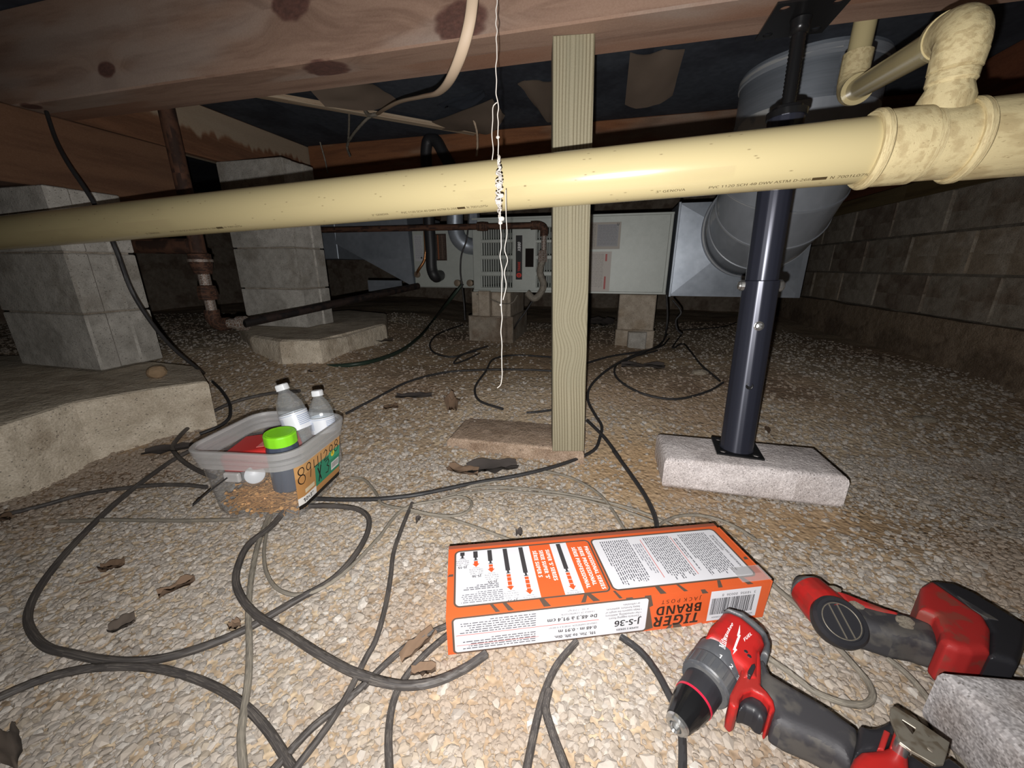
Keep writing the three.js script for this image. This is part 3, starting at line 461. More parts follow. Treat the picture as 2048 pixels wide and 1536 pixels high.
{
  const S = 0.66, W0 = 1.93, R = 0.228, yc = 0.735, t = thing('round_duct', 'large round galvanized duct elbow rising from the plenum to the ceiling', 'duct', SW(S, yc, 2.285), -PSI);
  const bend = 2.285 - W0, gores = 5; // local: x along s, y up, z towards the camera
  const ctr = (a) => V3(0, bend * (1 - Math.cos(a)), bend * Math.sin(a) * 1.0);
  mesh('collar', smooth(turned(V3(0, 0, 0.004), V3(0, 0, 1), [[0, R + 0.012], [0.03, R + 0.012], [0.034, R + 0.004], [0.05, R + 0.002]], 56)), M.duct, t);
  const pos = [], idx = [], uv = [], N = 56;
  for (let k = 0; k <= gores; k++) { const a = k / gores * Math.PI / 2, c0 = ctr(a), nx = V3(1, 0, 0), ny = V3(0, Math.cos(a), -Math.sin(a)); for (let i = 0; i <= N; i++) { const b = i / N * 6.28318; const p = c0.clone().addScaledVector(nx, R * Math.cos(b)).addScaledVector(ny, R * Math.sin(b)); if (k === 0) p.z = 0; pos.push(p.x, p.y, p.z); uv.push(i / N * 1.4, k * 0.12); } }
  for (let k = 0; k < gores; k++) for (let i = 0; i < N; i++) { const a = k * (N + 1) + i; idx.push(a, a + N + 1, a + 1, a + 1, a + N + 1, a + N + 2); }
  let g = new THREE.BufferGeometry(); g.setAttribute('position', new THREE.Float32BufferAttribute(pos, 3)); g.setAttribute('uv', new THREE.Float32BufferAttribute(uv, 2)); g.setIndex(idx); g = toCreasedNormals(g, 0.25); mesh('elbow', g, M.duct, t, 'segmented elbow smeared with sealant');
  const e = ctr(Math.PI / 2), top = CEIL - yc; mesh('riser', metreUVcyl(cyl(e.clone(), V3(0, top, e.z), R - 0.002, R - 0.002, 56, true), 0.8), M.galv, t);
  for (const k of [1, 2, 3, 4]) { const a = k / gores * Math.PI / 2, c0 = ctr(a), n = V3(0, Math.sin(a), Math.cos(a)); mesh('seam', smooth(turned(c0.clone().addScaledVector(n, -0.006), c0.clone().add(n), [[0, R - 0.001], [0.002, R + 0.0035], [0.010, R + 0.0035], [0.012, R - 0.001]], 56)), M.duct, t); }
  mesh('band', smooth(turned(e.clone().add(V3(0, 0.12, 0)), e.clone().add(V3(0, 1, 0)), [[0, R - 0.001], [0.003, R + 0.004], [0.028, R + 0.004], [0.03, R - 0.001]], 56)), M.duct, t);
}
{ // tapering transition on the far side
  const P = (px, py, w) => atW(px, py, w), a = [P(828, 574, 2.36), P(812, 425, 2.36)], b = [P(672, 488, 2.36), P(668, 425, 2.36)], back = SW(0, 0, 0.5);
  const q = [a[0], a[1], b[1], b[0]], r = q.map((v) => v.clone().add(back)), pos = []; const quad = (A, B, C, D) => pos.push(...A.toArray(), ...B.toArray(), ...C.toArray(), ...A.toArray(), ...C.toArray(), ...D.toArray());
  quad(q[0], q[1], q[2], q[3]); quad(r[3], r[2], r[1], r[0]); quad(q[0], q[3], r[3], r[0]); quad(q[1], r[1], r[2], q[2]); quad(q[3], q[2], r[2], r[3]); quad(q[0], r[0], r[1], q[1]);
  const g = new THREE.BufferGeometry(); g.setAttribute('position', new THREE.Float32BufferAttribute(pos, 3)); g.computeVertexNormals(); based('tapered_duct', metreUV(g), M.galv, 'blue-grey tapering sheet-metal duct between the far pier and the furnace', 'duct');
  const m = timberless('trunk_duct', SW(-2.3, 0.6, 2.37), 0.485, 0.22, 0.4); tag(m, 'straight trunk duct leading behind the far pier', 'duct');
  const l = single('sheet_scrap', metreUV(new THREE.BoxGeometry(0.26, 0.075, 0.004)), M.galv, 'grey metal sheet leaning under the tapered duct', 'sheet'); l.position.copy(atW(770, 572, 2.42)); l.rotation.y = -PSI;
}
function timberless(name, p, a, b, c) { const m = single(name, metreUV(boxAt(a, b, c, a / 2, b / 2, -c / 2, 0.004)), M.galv); m.position.copy(p); m.rotation.y = -PSI; return m; }
// gas line along the furnace with its drop
{
  const w = FW - 0.10, P = (x, y, k = w) => atW(x, y, k), pts = [P(560, 462), P(700, 458), P(960, 453), P(1070, 451)];
  const t = thing('gas_pipe', 'brown rusty gas pipe running across the furnace front with a drop leg', 'pipe', pts[2].clone()), L = (v) => v.clone().sub(pts[2]), r = 0.0165;
  mesh('pipe', metreUV(cyl(L(pts[0]), L(pts[3]), r, r, 18)), M.rust, t); mesh('coupling', smooth(turned(L(P(955, 453)), L(P(975, 453)), [[0, 0], [0, 0.023], [0.03, 0.025], [0.06, 0.023], [0.06, 0]], 20)), M.rust, t);
  const el = [L(P(1062, 451)), L(P(1078, 451)), L(P(1087, 456)), L(P(1088, 472))]; mesh('elbow', smooth(tube(el, 0.022, false, 16, 6), 1), M.rust, t); mesh('drop_pipe', cyl(L(P(1088, 466)), L(P(1087, 520)), 0.0145, 0.0145, 16), M.galvFit, t);
  mesh('nut', smooth(turned(L(P(1085, 524)), L(P(1085, 505)), [[0, 0], [0, 0.026], [0.03, 0.028], [0.06, 0.024], [0.06, 0]], 6)), M.galvFit, t, 'pale hexagonal union');
  mesh('flexible_connector', smooth(tube([[1084, 522], [1080, 545], [1087, 570], [1080, 588], [1068, 597], [1054, 585]].map(([x, y]) => L(P(x, y))), 0.019, false, 14, 8), 1), M.cableGrey, t, 'grey flexible connector');
}
// black insulated line set looping over, and copper line
{
  const P = (x, y, w = FW - 0.03) => atW(x, y, w);
  based('insulated_line', smooth(tube([P(880, 551, FW + 0.06), P(870, 553), P(864, 540), P(862, 500), P(858, 440), P(856, 370), P(853, 300), P(858, 280), P(872, 282), P(886, 305), P(905, 340), P(915, 365)], 0.033, false, 16, 8), 1), M.hose, 'black foam-insulated refrigerant line looping up in front of the furnace', 'pipe');
  based('copper_line', smooth(tube([P(834, 549, FW + 0.05), P(837, 540), P(848, 522), P(851, 505), P(850, 470), P(848, 420), P(846, 380)], 0.009, false, 10, 8), 1), M.copper, 'thin bare copper line beside the black insulated line', 'pipe');
  based('vent_elbow', smooth(merge([tube([P(910, 380, FW + 0.01), P(910, 420, FW + 0.01), P(911, 458, FW + 0.01), P(918, 478, FW + 0.01), P(932, 490, FW + 0.02), P(952, 494, FW + 0.06)], 0.048, false, 24, 6)]), 0.6), M.galv, 'grey metal vent elbow entering the furnace side', 'vent');
  const jb = single('junction_box', metreUV(boxAt(0.055, 0.07, 0.05, 0, 0, 0, 0.003)), M.galv, 'small metal junction box on top of the furnace corner', 'box'); jb.position.copy(P(948, 436, FW + 0.02)); jb.rotation.y = -PSI;
}
// galvanized riser on the left with fittings, then black iron pipe to the furnace
{
  const D = 1.6, A = V3(-1.236, 0, -1.6), Y = (py) => { const r = ray(400, py); return EYE + r.y / -r.z * D; };
  const t = thing('iron_riser', 'rusty vertical iron pipe with corroded fittings between the two block piers', 'pipe', A.clone().setY(0.28)), L = (y, dx = 0) => V3(dx, y - 0.28, 0);
  mesh('upper_pipe', metreUV(cyl(L(Y(522)), L(CEIL), 0.027, 0.025, 20)), M.rust, t); mesh('reducer', smooth(turned(L(Y(548)), L(2), [[0, 0.024], [0.0, 0.03], [0.04, 0.038], [0.075, 0.038], [0.08, 0.03]], 22)), M.rust, t);
  mesh('ring', smooth(turned(L(Y(524)), L(2), [[0, 0.03], [0, 0.042], [0.01, 0.042], [0.01, 0.03]], 22)), M.galvFit, t, 'pale corroded ring'); mesh('nipple', cyl(L(Y(590)), L(Y(545)), 0.021, 0.021, 18), M.galvFit, t);
  mesh('union', smooth(turned(L(Y(600)), L(2), [[0, 0.02], [0.002, 0.033], [0.03, 0.035], [0.055, 0.03], [0.06, 0.02]], 8)), M.rust, t); mesh('nipple', cyl(L(Y(630)), L(Y(598)), 0.019, 0.019, 18), M.galvFit, t);
  const b = L(Y(637)); mesh('elbow', smooth(tube([b.clone().add(V3(0, 0.035, 0)), b.clone(), b.clone().add(V3(0.02, -0.022, 0)), b.clone().add(V3(0.06, -0.022, 0))], 0.027, false, 16, 8), 1), M.rust, t);
  mesh('end_ring', smooth(turned(b.clone().add(V3(0.10, -0.02, 0)), b.clone().add(V3(1, -0.02, 0)), [[-0.04, 0.02], [0, 0.021], [0, 0.03], [0.03, 0.03], [0.03, 0.018]], 18)), M.galvFit, t);
  const s = A.clone().setY(0.28).add(b).add(V3(0.12, -0.02, 0)), e = atW(836, 572, 2.3); based('black_gas_pipe', metreUV(merge([cyl(s, e, 0.019, 0.019, 16)])), M.blackIron, 'black iron pipe running low from the riser past the far pier to the furnace', 'pipe');
  const h = V3(-1.25, Y(493), -1.6); based('side_pipe', metreUV(cyl(h, h.clone().add(V3(-0.9, 0.02, -0.2)), 0.03, 0.03, 16)), M.rust, 'short brown pipe meeting the riser behind the wide pier', 'pipe');
}
// ---- ceiling odds and ends: batten, loose paper, hanging cable
{
  const a = atY(505, 184, 1.23), b = atY(950, 266, 1.225); const m = single('wood_batten', metreUV(chamferBox(a.distanceTo(b), 0.02, 0.042, 0.002)), M.batten, 'pale wooden batten hanging askew under the ceiling', 'batten'); m.position.copy(a).add(b).multiplyScalar(0.5); m.rotation.y = Math.atan2(-(b.z - a.z), b.x - a.x);
  const flap = (q, label, sag, mat = M.paper) => { const n = 8, pos = [], idx = [], P = q.map(([x, y, h]) => atY(x, y, h)); for (let side = 0; side < 2; side++) for (let i = 0; i <= n; i++) for (let j = 0; j <= n; j++) { const u = i / n, v = j / n, p = P[0].clone().lerp(P[1], u).lerp(P[3].clone().lerp(P[2], u), v); p.y += -sag * Math.sin(u * 3.14) * v + (noise(u * 5 + q[0][0], v * 5) - 0.5) * 0.012 - side * 0.003; pos.push(p.x, p.y, p.z); } for (let side = 0; side < 2; side++) for (let i = 0; i < n; i++) for (let j = 0; j < n; j++) { const k = side * (n + 1) * (n + 1) + i * (n + 1) + j; idx.push(k, k + n + 1, k + 1, k + 1, k + n + 1, k + n + 2); } const g = new THREE.BufferGeometry(); g.setAttribute('position', new THREE.Float32BufferAttribute(pos, 3)); g.setIndex(idx); g.computeVertexNormals(); g.setAttribute('uv', new THREE.Float32BufferAttribute(new Float32Array(pos.length / 3 * 2), 2)); return based('insulation_paper', g, mat, label, 'insulation'); };
  flap([[620, 180, 1.24], [745, 168, 1.24], [800, 205, 1.24], [650, 212, 1.2]], 'torn brown insulation paper over the pale batten', 0.02);
  flap([[840, 250, 1.24], [985, 200, 1.22], [1010, 232, 1.2], [960, 265, 1.2]], 'torn brown insulation paper hanging at the batten end', 0.03);
  flap([[1035, 165, 1.245], [1105, 160, 1.245], [1110, 240, 1.22], [1085, 230, 1.22]], 'brown insulation paper flap just beside the wooden post', 0.02);
  flap([[1260, 108, 1.245], [1370, 98, 1.245], [1345, 190, 1.21], [1250, 205, 1.21]], 'brown insulation paper flap between the wooden post and the steel jack', 0.03);
  flap([[872, 210, 1.24], [965, 178, 1.245], [970, 190, 1.2], [900, 215, 1.2]], 'dark curled insulation paper behind the hanging white cable', 0.02, M.insulation);
  // flat house cable: comes down in front of the beam, under it and up again
  const c = [atD(950, -60, 0.86), atD(940, 40, 0.86), atD(925, 100, 0.88), atD(905, 150, 0.93), atD(880, 183, 1.05), atD(845, 193, 1.25), atD(800, 203, 1.5), atD(770, 218, 1.75), atY(755, 228, 1.215)];
  const g = tube(c, 1, false, 12, 10); { // flattened oval section
    const curve = new THREE.CatmullRomCurve3(c, false, 'centripetal'), n = 90, pos = [], idx = [], K = 12; for (let i = 0; i <= n; i++) { const p = curve.getPoint(i / n), T = curve.getTangent(i / n), side = V3(1, 0, 0).addScaledVector(T, -T.x).normalize(), up = T.clone().cross(side).normalize(); for (let k = 0; k < K; k++) { const a = k / K * 6.2832, q = p.clone().addScaledVector(side, 0.0105 * Math.cos(a)).addScaledVector(up, 0.005 * Math.sin(a)); pos.push(q.x, q.y, q.z); } } for (let i = 0; i < n; i++) for (let k = 0; k < K; k++) { const a = i * K + k, b2 = i * K + (k + 1) % K; idx.push(a, a + K, b2, b2, a + K, b2 + K); }
    const gg = new THREE.BufferGeometry(); gg.setAttribute('position', new THREE.Float32BufferAttribute(pos, 3)); gg.setIndex(idx); gg.computeVertexNormals(); gg.setAttribute('uv', new THREE.Float32BufferAttribute(new Float32Array(pos.length / 3 * 2), 2)); based('house_cable', gg, M.cableTan, 'flat off-white house cable hanging down across the beam', 'cable'); }
  const q = (x, y, h = 1.2) => atY(x, y, h), wire = (pts, r, label, mat = M.cableGrey) => based('loose_wire', smooth(tube(pts, r, false, 7, 8), 1), mat, label, 'wire');
  wire([q(755, 228, 1.215), q(738, 235), q(722, 250, 1.18), q(702, 275, 1.16), q(694, 295, 1.15), q(700, 312, 1.1)], 0.006, 'thin grey wire hanging from the end of the flat cable');
  wire([q(718, 190, 1.24), q(726, 212, 1.21), q(738, 230, 1.2), q(752, 229, 1.21)], 0.008, 'short stiff wire stub twisted to the flat cable');
  wire([q(698, 215, 1.235), q(698, 250, 1.2), q(696, 290, 1.15)], 0.005, 'straight grey wire dangling under the batten');
  wire([q(945, 232, 1.22), q(953, 260, 1.17), q(955, 290, 1.1), q(953, 312, 1.05)], 0.005, 'pale wire dangling at the end of the batten', M.cableTan);
  wire([q(640, 284, 1.2), q(650, 320, 1.12), q(655, 345, 1.05)], 0.004, 'wisp of wire hanging against the stained joist');
}
// ---- dusty string hanging in front of the pipe
{
  const D = 0.70, P = (x, y, k = 0) => atD(x, y, D + k), t = thing('dusty_string', 'dusty white string with a clump of lint hanging over the drain pipe', 'string', P(996, 380)), o = P(996, 380);
  const w = (list, r, seed2) => tube(list.map(([x, y]) => P(x + (hash(seed2, y) - 0.5) * 3, y).sub(o)), r, false, 6, 4);
  const ys = []; for (let y = -120; y <= 772; y += 14) ys.push([y < 200 ? 993 : y < 330 ? 996 : y < 420 ? 1000 : y < 520 ? 1001 : 1003, y]);
  mesh('cord', w([...ys, [1001, 770], [994, 776]], 0.0009, 5), M.string, t);
  mesh('side_strand', w([[993, 205], [986, 212], [985, 240], [984, 270], [985, 300], [984, 320]], 0.0008, 9), M.string, t); mesh('side_strand', w([[1012, 380], [1013, 430], [1014, 470], [1010, 500], [1014, 520], [1008, 545], [1012, 570], [1005, 600]], 0.0008, 12), M.string, t);
  for (let k = 0; k < 16; k++) { const y = 320 + k * 7.5, wd = 4 + 13 * Math.sin(clamp((y - 320) / 115) * 3.14); const l = []; for (let j = 0; j < 6; j++) l.push(P(998 + (rnd() - 0.5) * wd, y + j * 4 - 10, (rnd() - 0.5) * 0.012).sub(o)); mesh('lint', tube(l, rr(0.0006, 0.0016), false, 6, 4), M.string, t); }
  for (const [x, y, r] of [[1000, 335, 2.2], [998, 372, 4.5], [1002, 392, 4], [997, 405, 4.5], [1003, 438, 4.2], [1001, 446, 3], [996, 275, 2.5], [1002, 610, 1.8]]) { const b = rough(new THREE.IcosahedronGeometry(r * D / F, 2), 0.004, 300); mesh('lint', b.translate(...P(x, y).sub(o).toArray()), M.string, t); }
}

// ================================================================ CABLES ON THE GROUND
const zA = (l) => l.map(([x, y]) => [x * 0.4141, 900 + y * 0.4141]);            // readings taken on three enlargements of the photograph
const zB = (l) => l.map(([x, y]) => [700 + x * 0.4139, 900 + y * 0.4139]);
const zC = (l) => l.map(([x, y]) => [600 + x * 0.3906, 380 + y * 0.3906]);
const zD = (l) => l.map(([x, y]) => [1248 + x * 0.3906, 400 + y * 0.3906]);
const zE = (l) => l.map(([x, y]) => [1300 + x * 0.3652, 1120 + y * 0.3652]);
function cable(label, px, r, lift = 0, mat = M.cable, extra = []) {
  const pts = [...px.map(([x, y]) => onGround(x, y, r * 0.9 + 0.003 + lift)), ...extra];
  return based('cable', smooth(tube(pts, r, false, 9, 7), 1.2), mat, label, 'cable');
}
cable('thick black cable making the big loop left of the plastic tub', zA([[925, 0], [850, 40], [640, 190], [480, 330], [300, 520], [170, 700], [135, 800], [160, 890], [230, 955], [350, 985], [500, 1013], [650, 1022], [800, 1003], [1000, 945], [1200, 860], [1300, 803], [1450, 715], [1600, 630], [1720, 500], [1780, 380], [1775, 320], [1720, 285], [1570, 270], [1450, 275]]), 0.0058);
cable('thick black cable looping from under the tub to under the orange box', [...zA([[1370, 300], [1310, 370], [1200, 460], [1150, 560], [1140, 640], [1170, 720], [1230, 790], [1300, 838], [1400, 895], [1550, 990], [1700, 1070], [1850, 1122]]), ...zB([[100, 1108], [250, 1138], [400, 1123], [550, 1060], [640, 1000], [658, 986]])], 0.0062, 0.006);
cable('black cable curving off the left edge toward the front', zA([[-40, 1215], [0, 1195], [200, 1110], [400, 1060], [600, 1045], [750, 1055], [900, 1090], [1050, 1150], [1180, 1235], [1290, 1350], [1400, 1520], [1450, 1600]]), 0.0055);
cable('dusty grey cable running straight to the front from under the tub', zA([[1300, 310], [1275, 375], [1240, 480], [1210, 650], [1200, 800], [1205, 950], [1200, 1100], [1180, 1250], [1165, 1380], [1175, 1536], [1180, 1600]]), 0.0048, 0.003, M.cableGrey);
cable('thin grey cable in a small loop beside the tub', [...zA([[1310, 310], [1290, 390], [1275, 500], [1290, 600], [1340, 670], [1420, 700], [1500, 690], [1600, 640], [1720, 540], [1850, 400]]), ...zB([[130, 440], [240, 300], [310, 265], [420, 245], [530, 225], [585, 250], [575, 290], [520, 315], [400, 312], [300, 290], [160, 262], [120, 200], [60, 140], [0, 135]])], 0.0034, 0.004, M.cableGrey);
cable('dark cable running along the dirt from the left edge to the tub', zA([[-40, 335], [0, 320], [200, 270], [400, 215], [600, 185], [750, 170], [900, 170], [1000, 180]]), 0.005);
cable('short cut cable poking out from behind the tub', zA([[290, 345], [400, 342], [500, 338], [700, 340], [900, 342], [1060, 338], [1150, 335]]), 0.0042, 0, M.cableGrey);
cable('cable crossing down to the front between the loops', [...zB([[300, 258], [250, 380], [210, 500], [195, 620], [170, 760], [120, 930]]), ...zA([[1770, 1000], [1690, 1160], [1600, 1310], [1430, 1536], [1380, 1600]])], 0.0043, 0.004);
cable('cable leaving the box end toward the front, upper of the pair', [...zB([[482, 842], [470, 848], [300, 930], [150, 1055], [60, 1150]]), ...zA([[1800, 1095], [1680, 1205], [1500, 1350], [1330, 1536], [1270, 1600]])], 0.0046, 0.001);
cable('cable curving from the box end straight to the front', zB([[484, 884], [470, 895], [350, 1000], [260, 1110], [215, 1200], [188, 1350], [190, 1536], [195, 1610]]), 0.0048);
cable('cable coming out under the middle of the box toward the front', zB([[1094, 926], [1000, 1040], [940, 1170], [900, 1320], [855, 1536], [840, 1610]]), 0.005, 0, M.cable);
cable('cable with a cut end in the gravel below the box', zB([[962, 1160], [945, 1250], [972, 1350], [1040, 1536], [1070, 1620]]), 0.0052, 0.003);
cable('black cable passing under the drill chuck', [...zB([[1308, 903], [1400, 970], [1480, 1070], [1540, 1180], [1590, 1280], [1605, 1400], [1606, 1536], [1600, 1620]])], 0.0048, 0, M.cableDark);
cable('long black cable sweeping from the furnace around the wood post to the tub', [...zC([[1880, 740], [1830, 800], [1700, 850], [1550, 940], [1480, 1020], [1475, 1080], [1510, 1150], [1545, 1210], [1535, 1270]]), ...zB([[1180, 0], [1050, 60], [850, 115], [600, 160], [300, 220], [120, 238], [0, 240]]), ...zA([[1640, 240], [1500, 235]])], 0.005, 0.004, M.cableDark);
cable('black cable running from the wood post to the back of the orange box', [...zC([[1470, 1180], [1560, 1270], [1640, 1380]]), ...zB([[1270, 0], [1350, 110], [1430, 230], [1478, 340], [1480, 420]])], 0.0052, 0.006, M.cableDark);
cable('thin grey cable slanting behind the box corner', zB([[250, 290], [470, 330], [600, 370], [720, 415], [830, 455]]), 0.0032, 0, M.cableGrey);
cable('thin grey cable arching to the middle of the box', zB([[560, 175], [700, 150], [860, 110], [950, 105], [1080, 140], [1200, 210], [1260, 280], [1330, 390], [1350, 420]]), 0.0034, 0.002, M.cableGrey);
cable('dusty thin cable half buried, ending at the back of the box', zB([[450, 230], [600, 185], [690, 178], [900, 192], [1150, 232], [1330, 275], [1440, 312], [1560, 365]]), 0.0032, 0.0, M.cableGrey);
cable('second dusty thin cable beside the half-buried one', zB([[520, 215], [690, 196], [850, 205], [1050, 225], [1280, 280], [1400, 320], [1480, 350]]), 0.003, 0.003, M.cableGrey);
cable('grey wire arching behind the far box corner', [...zB([[1480, 378], [1520, 345], [1600, 318]]), [1400, 1031], [1440, 1040], [1480, 1059], [1512, 1080]], 0.0034, 0.002, M.cableGrey);
cable('grey cable in a hairpin between the box and the drill', zE([[560, 40], [610, 80], [700, 160], [850, 290], [1000, 450], [1120, 580], [1200, 680], [1218, 750], [1170, 792], [1050, 780], [900, 720], [770, 620], [660, 545], [600, 500]]), 0.0042, 0, M.cableGrey);
cable('grey cable with a cut end beside the loose paver', zE([[1300, 540], [1400, 620], [1500, 730], [1580, 850], [1640, 960], [1700, 1090], [1730, 1180]]), 0.004, 0, M.cableGrey);
cable('grey cable stub emerging below the drill grip', zE([[880, 930], [930, 1020], [970, 1130], [990, 1200]]), 0.0042, 0, M.cableGrey);
cable('thin dark cable curving across the dirt behind the tub', zC([[235, 1145], [400, 1060], [560, 980], [760, 932], [980, 920], [1150, 920], [1320, 928]]), 0.0045, 0, M.cableDark);
cable('dark cable bending in the dirt left of the wood post', zC([[1320, 858], [1100, 846], [1000, 862], [950, 930], [895, 1020], [920, 1080], [1040, 1122]]), 0.0045, 0, M.cableDark);
cable('short dark cable end beside the wood post base', zC([[1160, 1140], [1220, 1136], [1320, 1122]]), 0.004, 0, M.cableDark);
cable('dark cable crossing behind the wood post toward the furnace pier', zC([[1440, 895], [1600, 850], [1760, 825], [1850, 800], [1890, 760]]), 0.005, 0.004, M.cableDark);
cable('dark cable loop on the dirt between post and jack', [...zC([[1830, 822], [1660, 870], [1612, 912], [1640, 980]]), ...zD([[90, 990], [250, 1020], [430, 980], [508, 935]])], 0.0045, 0, M.cableDark);
cable('dark cable zigzag on the dirt beside the furnace pier', zD([[300, 680], [250, 760], [300, 735], [340, 775], [400, 850], [490, 925]]), 0.0045, 0, M.cableDark);
cable('dark cable lying along the ground toward the steel jack', zD([[300, 665], [400, 660], [500, 650], [580, 625]]), 0.004, 0, M.cableDark);
cable('tangled dark cable loop on the dirt under the furnace front', zC([[835, 690], [760, 715], [690, 750], [665, 800], [700, 840], [780, 855], [880, 825], [960, 800]]), 0.005, 0, M.cableDark);
cable('small dark cable curl beside the tangled loop', zC([[900, 825], [830, 845], [790, 890], [850, 870], [920, 835]]), 0.004, 0.004, M.cableDark);
const hang = (label, pts, r, mat = M.cableDark) => based('hanging_cable', smooth(tube(pts, r, false, 9, 8), 1.2), mat, label, 'cable');
hang('black cable drooping from the ceiling over the wide pier down to the tub', [atD(93, 224, 1.39), atD(110, 275, 1.34), atD(135, 325, 1.26), atD(190, 410, 1.2), atD(232, 500, 1.18), atD(265, 585, 1.18), atD(310, 655, 1.22), atD(350, 700, 1.28), atD(394, 736, 1.36), onGround(412, 750, 0.04), onGround(428, 766, 0.03), onGround(442, 780, 0.022), onGround(452, 794, 0.018), onGround(458, 805, 0.014), onGround(461, 818, 0.012), onGround(457, 838, 0.012), onGround(440, 852, 0.012), onGround(400, 868, 0.012)], 0.0055);
cable('black cable loop rising from the tub past the concrete slab', [[600, 782], [560, 784], [500, 795], [458, 808], [410, 832], [376, 856], [352, 882], [345, 895], [352, 909], [372, 927], [400, 943], [430, 955]], 0.006, 0.004, M.cable);
hang('thin black wire dropping past the furnace vent elbow', [[938, 400], [937, 440], [933, 480], [923, 510], [921, 545], [924, 570], [928, 610], [930, 640]].map(([x, y]) => atW(x, y, FW - 0.04)), 0.005);
hang('pale thin wire sagging under the furnace door', [[953, 588], [985, 600], [1005, 607], [1025, 605], [1035, 590]].map(([x, y]) => atW(x, y, FW - 0.01)), 0.004, M.cableGrey);
hang('black wire slanting from the flexible connector to the ground', [...[[1068, 597], [1050, 625], [1035, 645]].map(([x, y]) => atW(x, y, FW - 0.02)), onGround(1022, 672, 0.01)], 0.005);
hang('dark wire hanging from the furnace corner to the ground', [...[[1333, 590], [1335, 630], [1333, 655]].map(([x, y]) => atW(x, y, FW - 0.02)), onGround(1325, 685, 0.01), onGround(1285, 706, 0.01), onGround(1235, 728, 0.01)], 0.005);
hang('crooked dark wire hanging under the plenum box', [[1345, 600], [1362, 625], [1352, 640], [1355, 660], [1364, 668]].map(([x, y]) => atW(x, y, FW - 0.02)), 0.005);
{
  const g = [...[[925, 568], [900, 600]].map(([x, y]) => atW(x, y, FW - 0.03)), ...[[870, 636], [835, 677], [788, 708], [717, 728], [600, 734], [520, 736], [480, 737], [420, 736], [340, 728]].map(([x, y]) => onGround(x, y, 0.012))];
  based('garden_hose', smooth(tube(g, 0.0095, false, 12, 10), 1.2), M.greenHose, 'dark green hose running from the furnace drain across the dirt', 'hose');
}

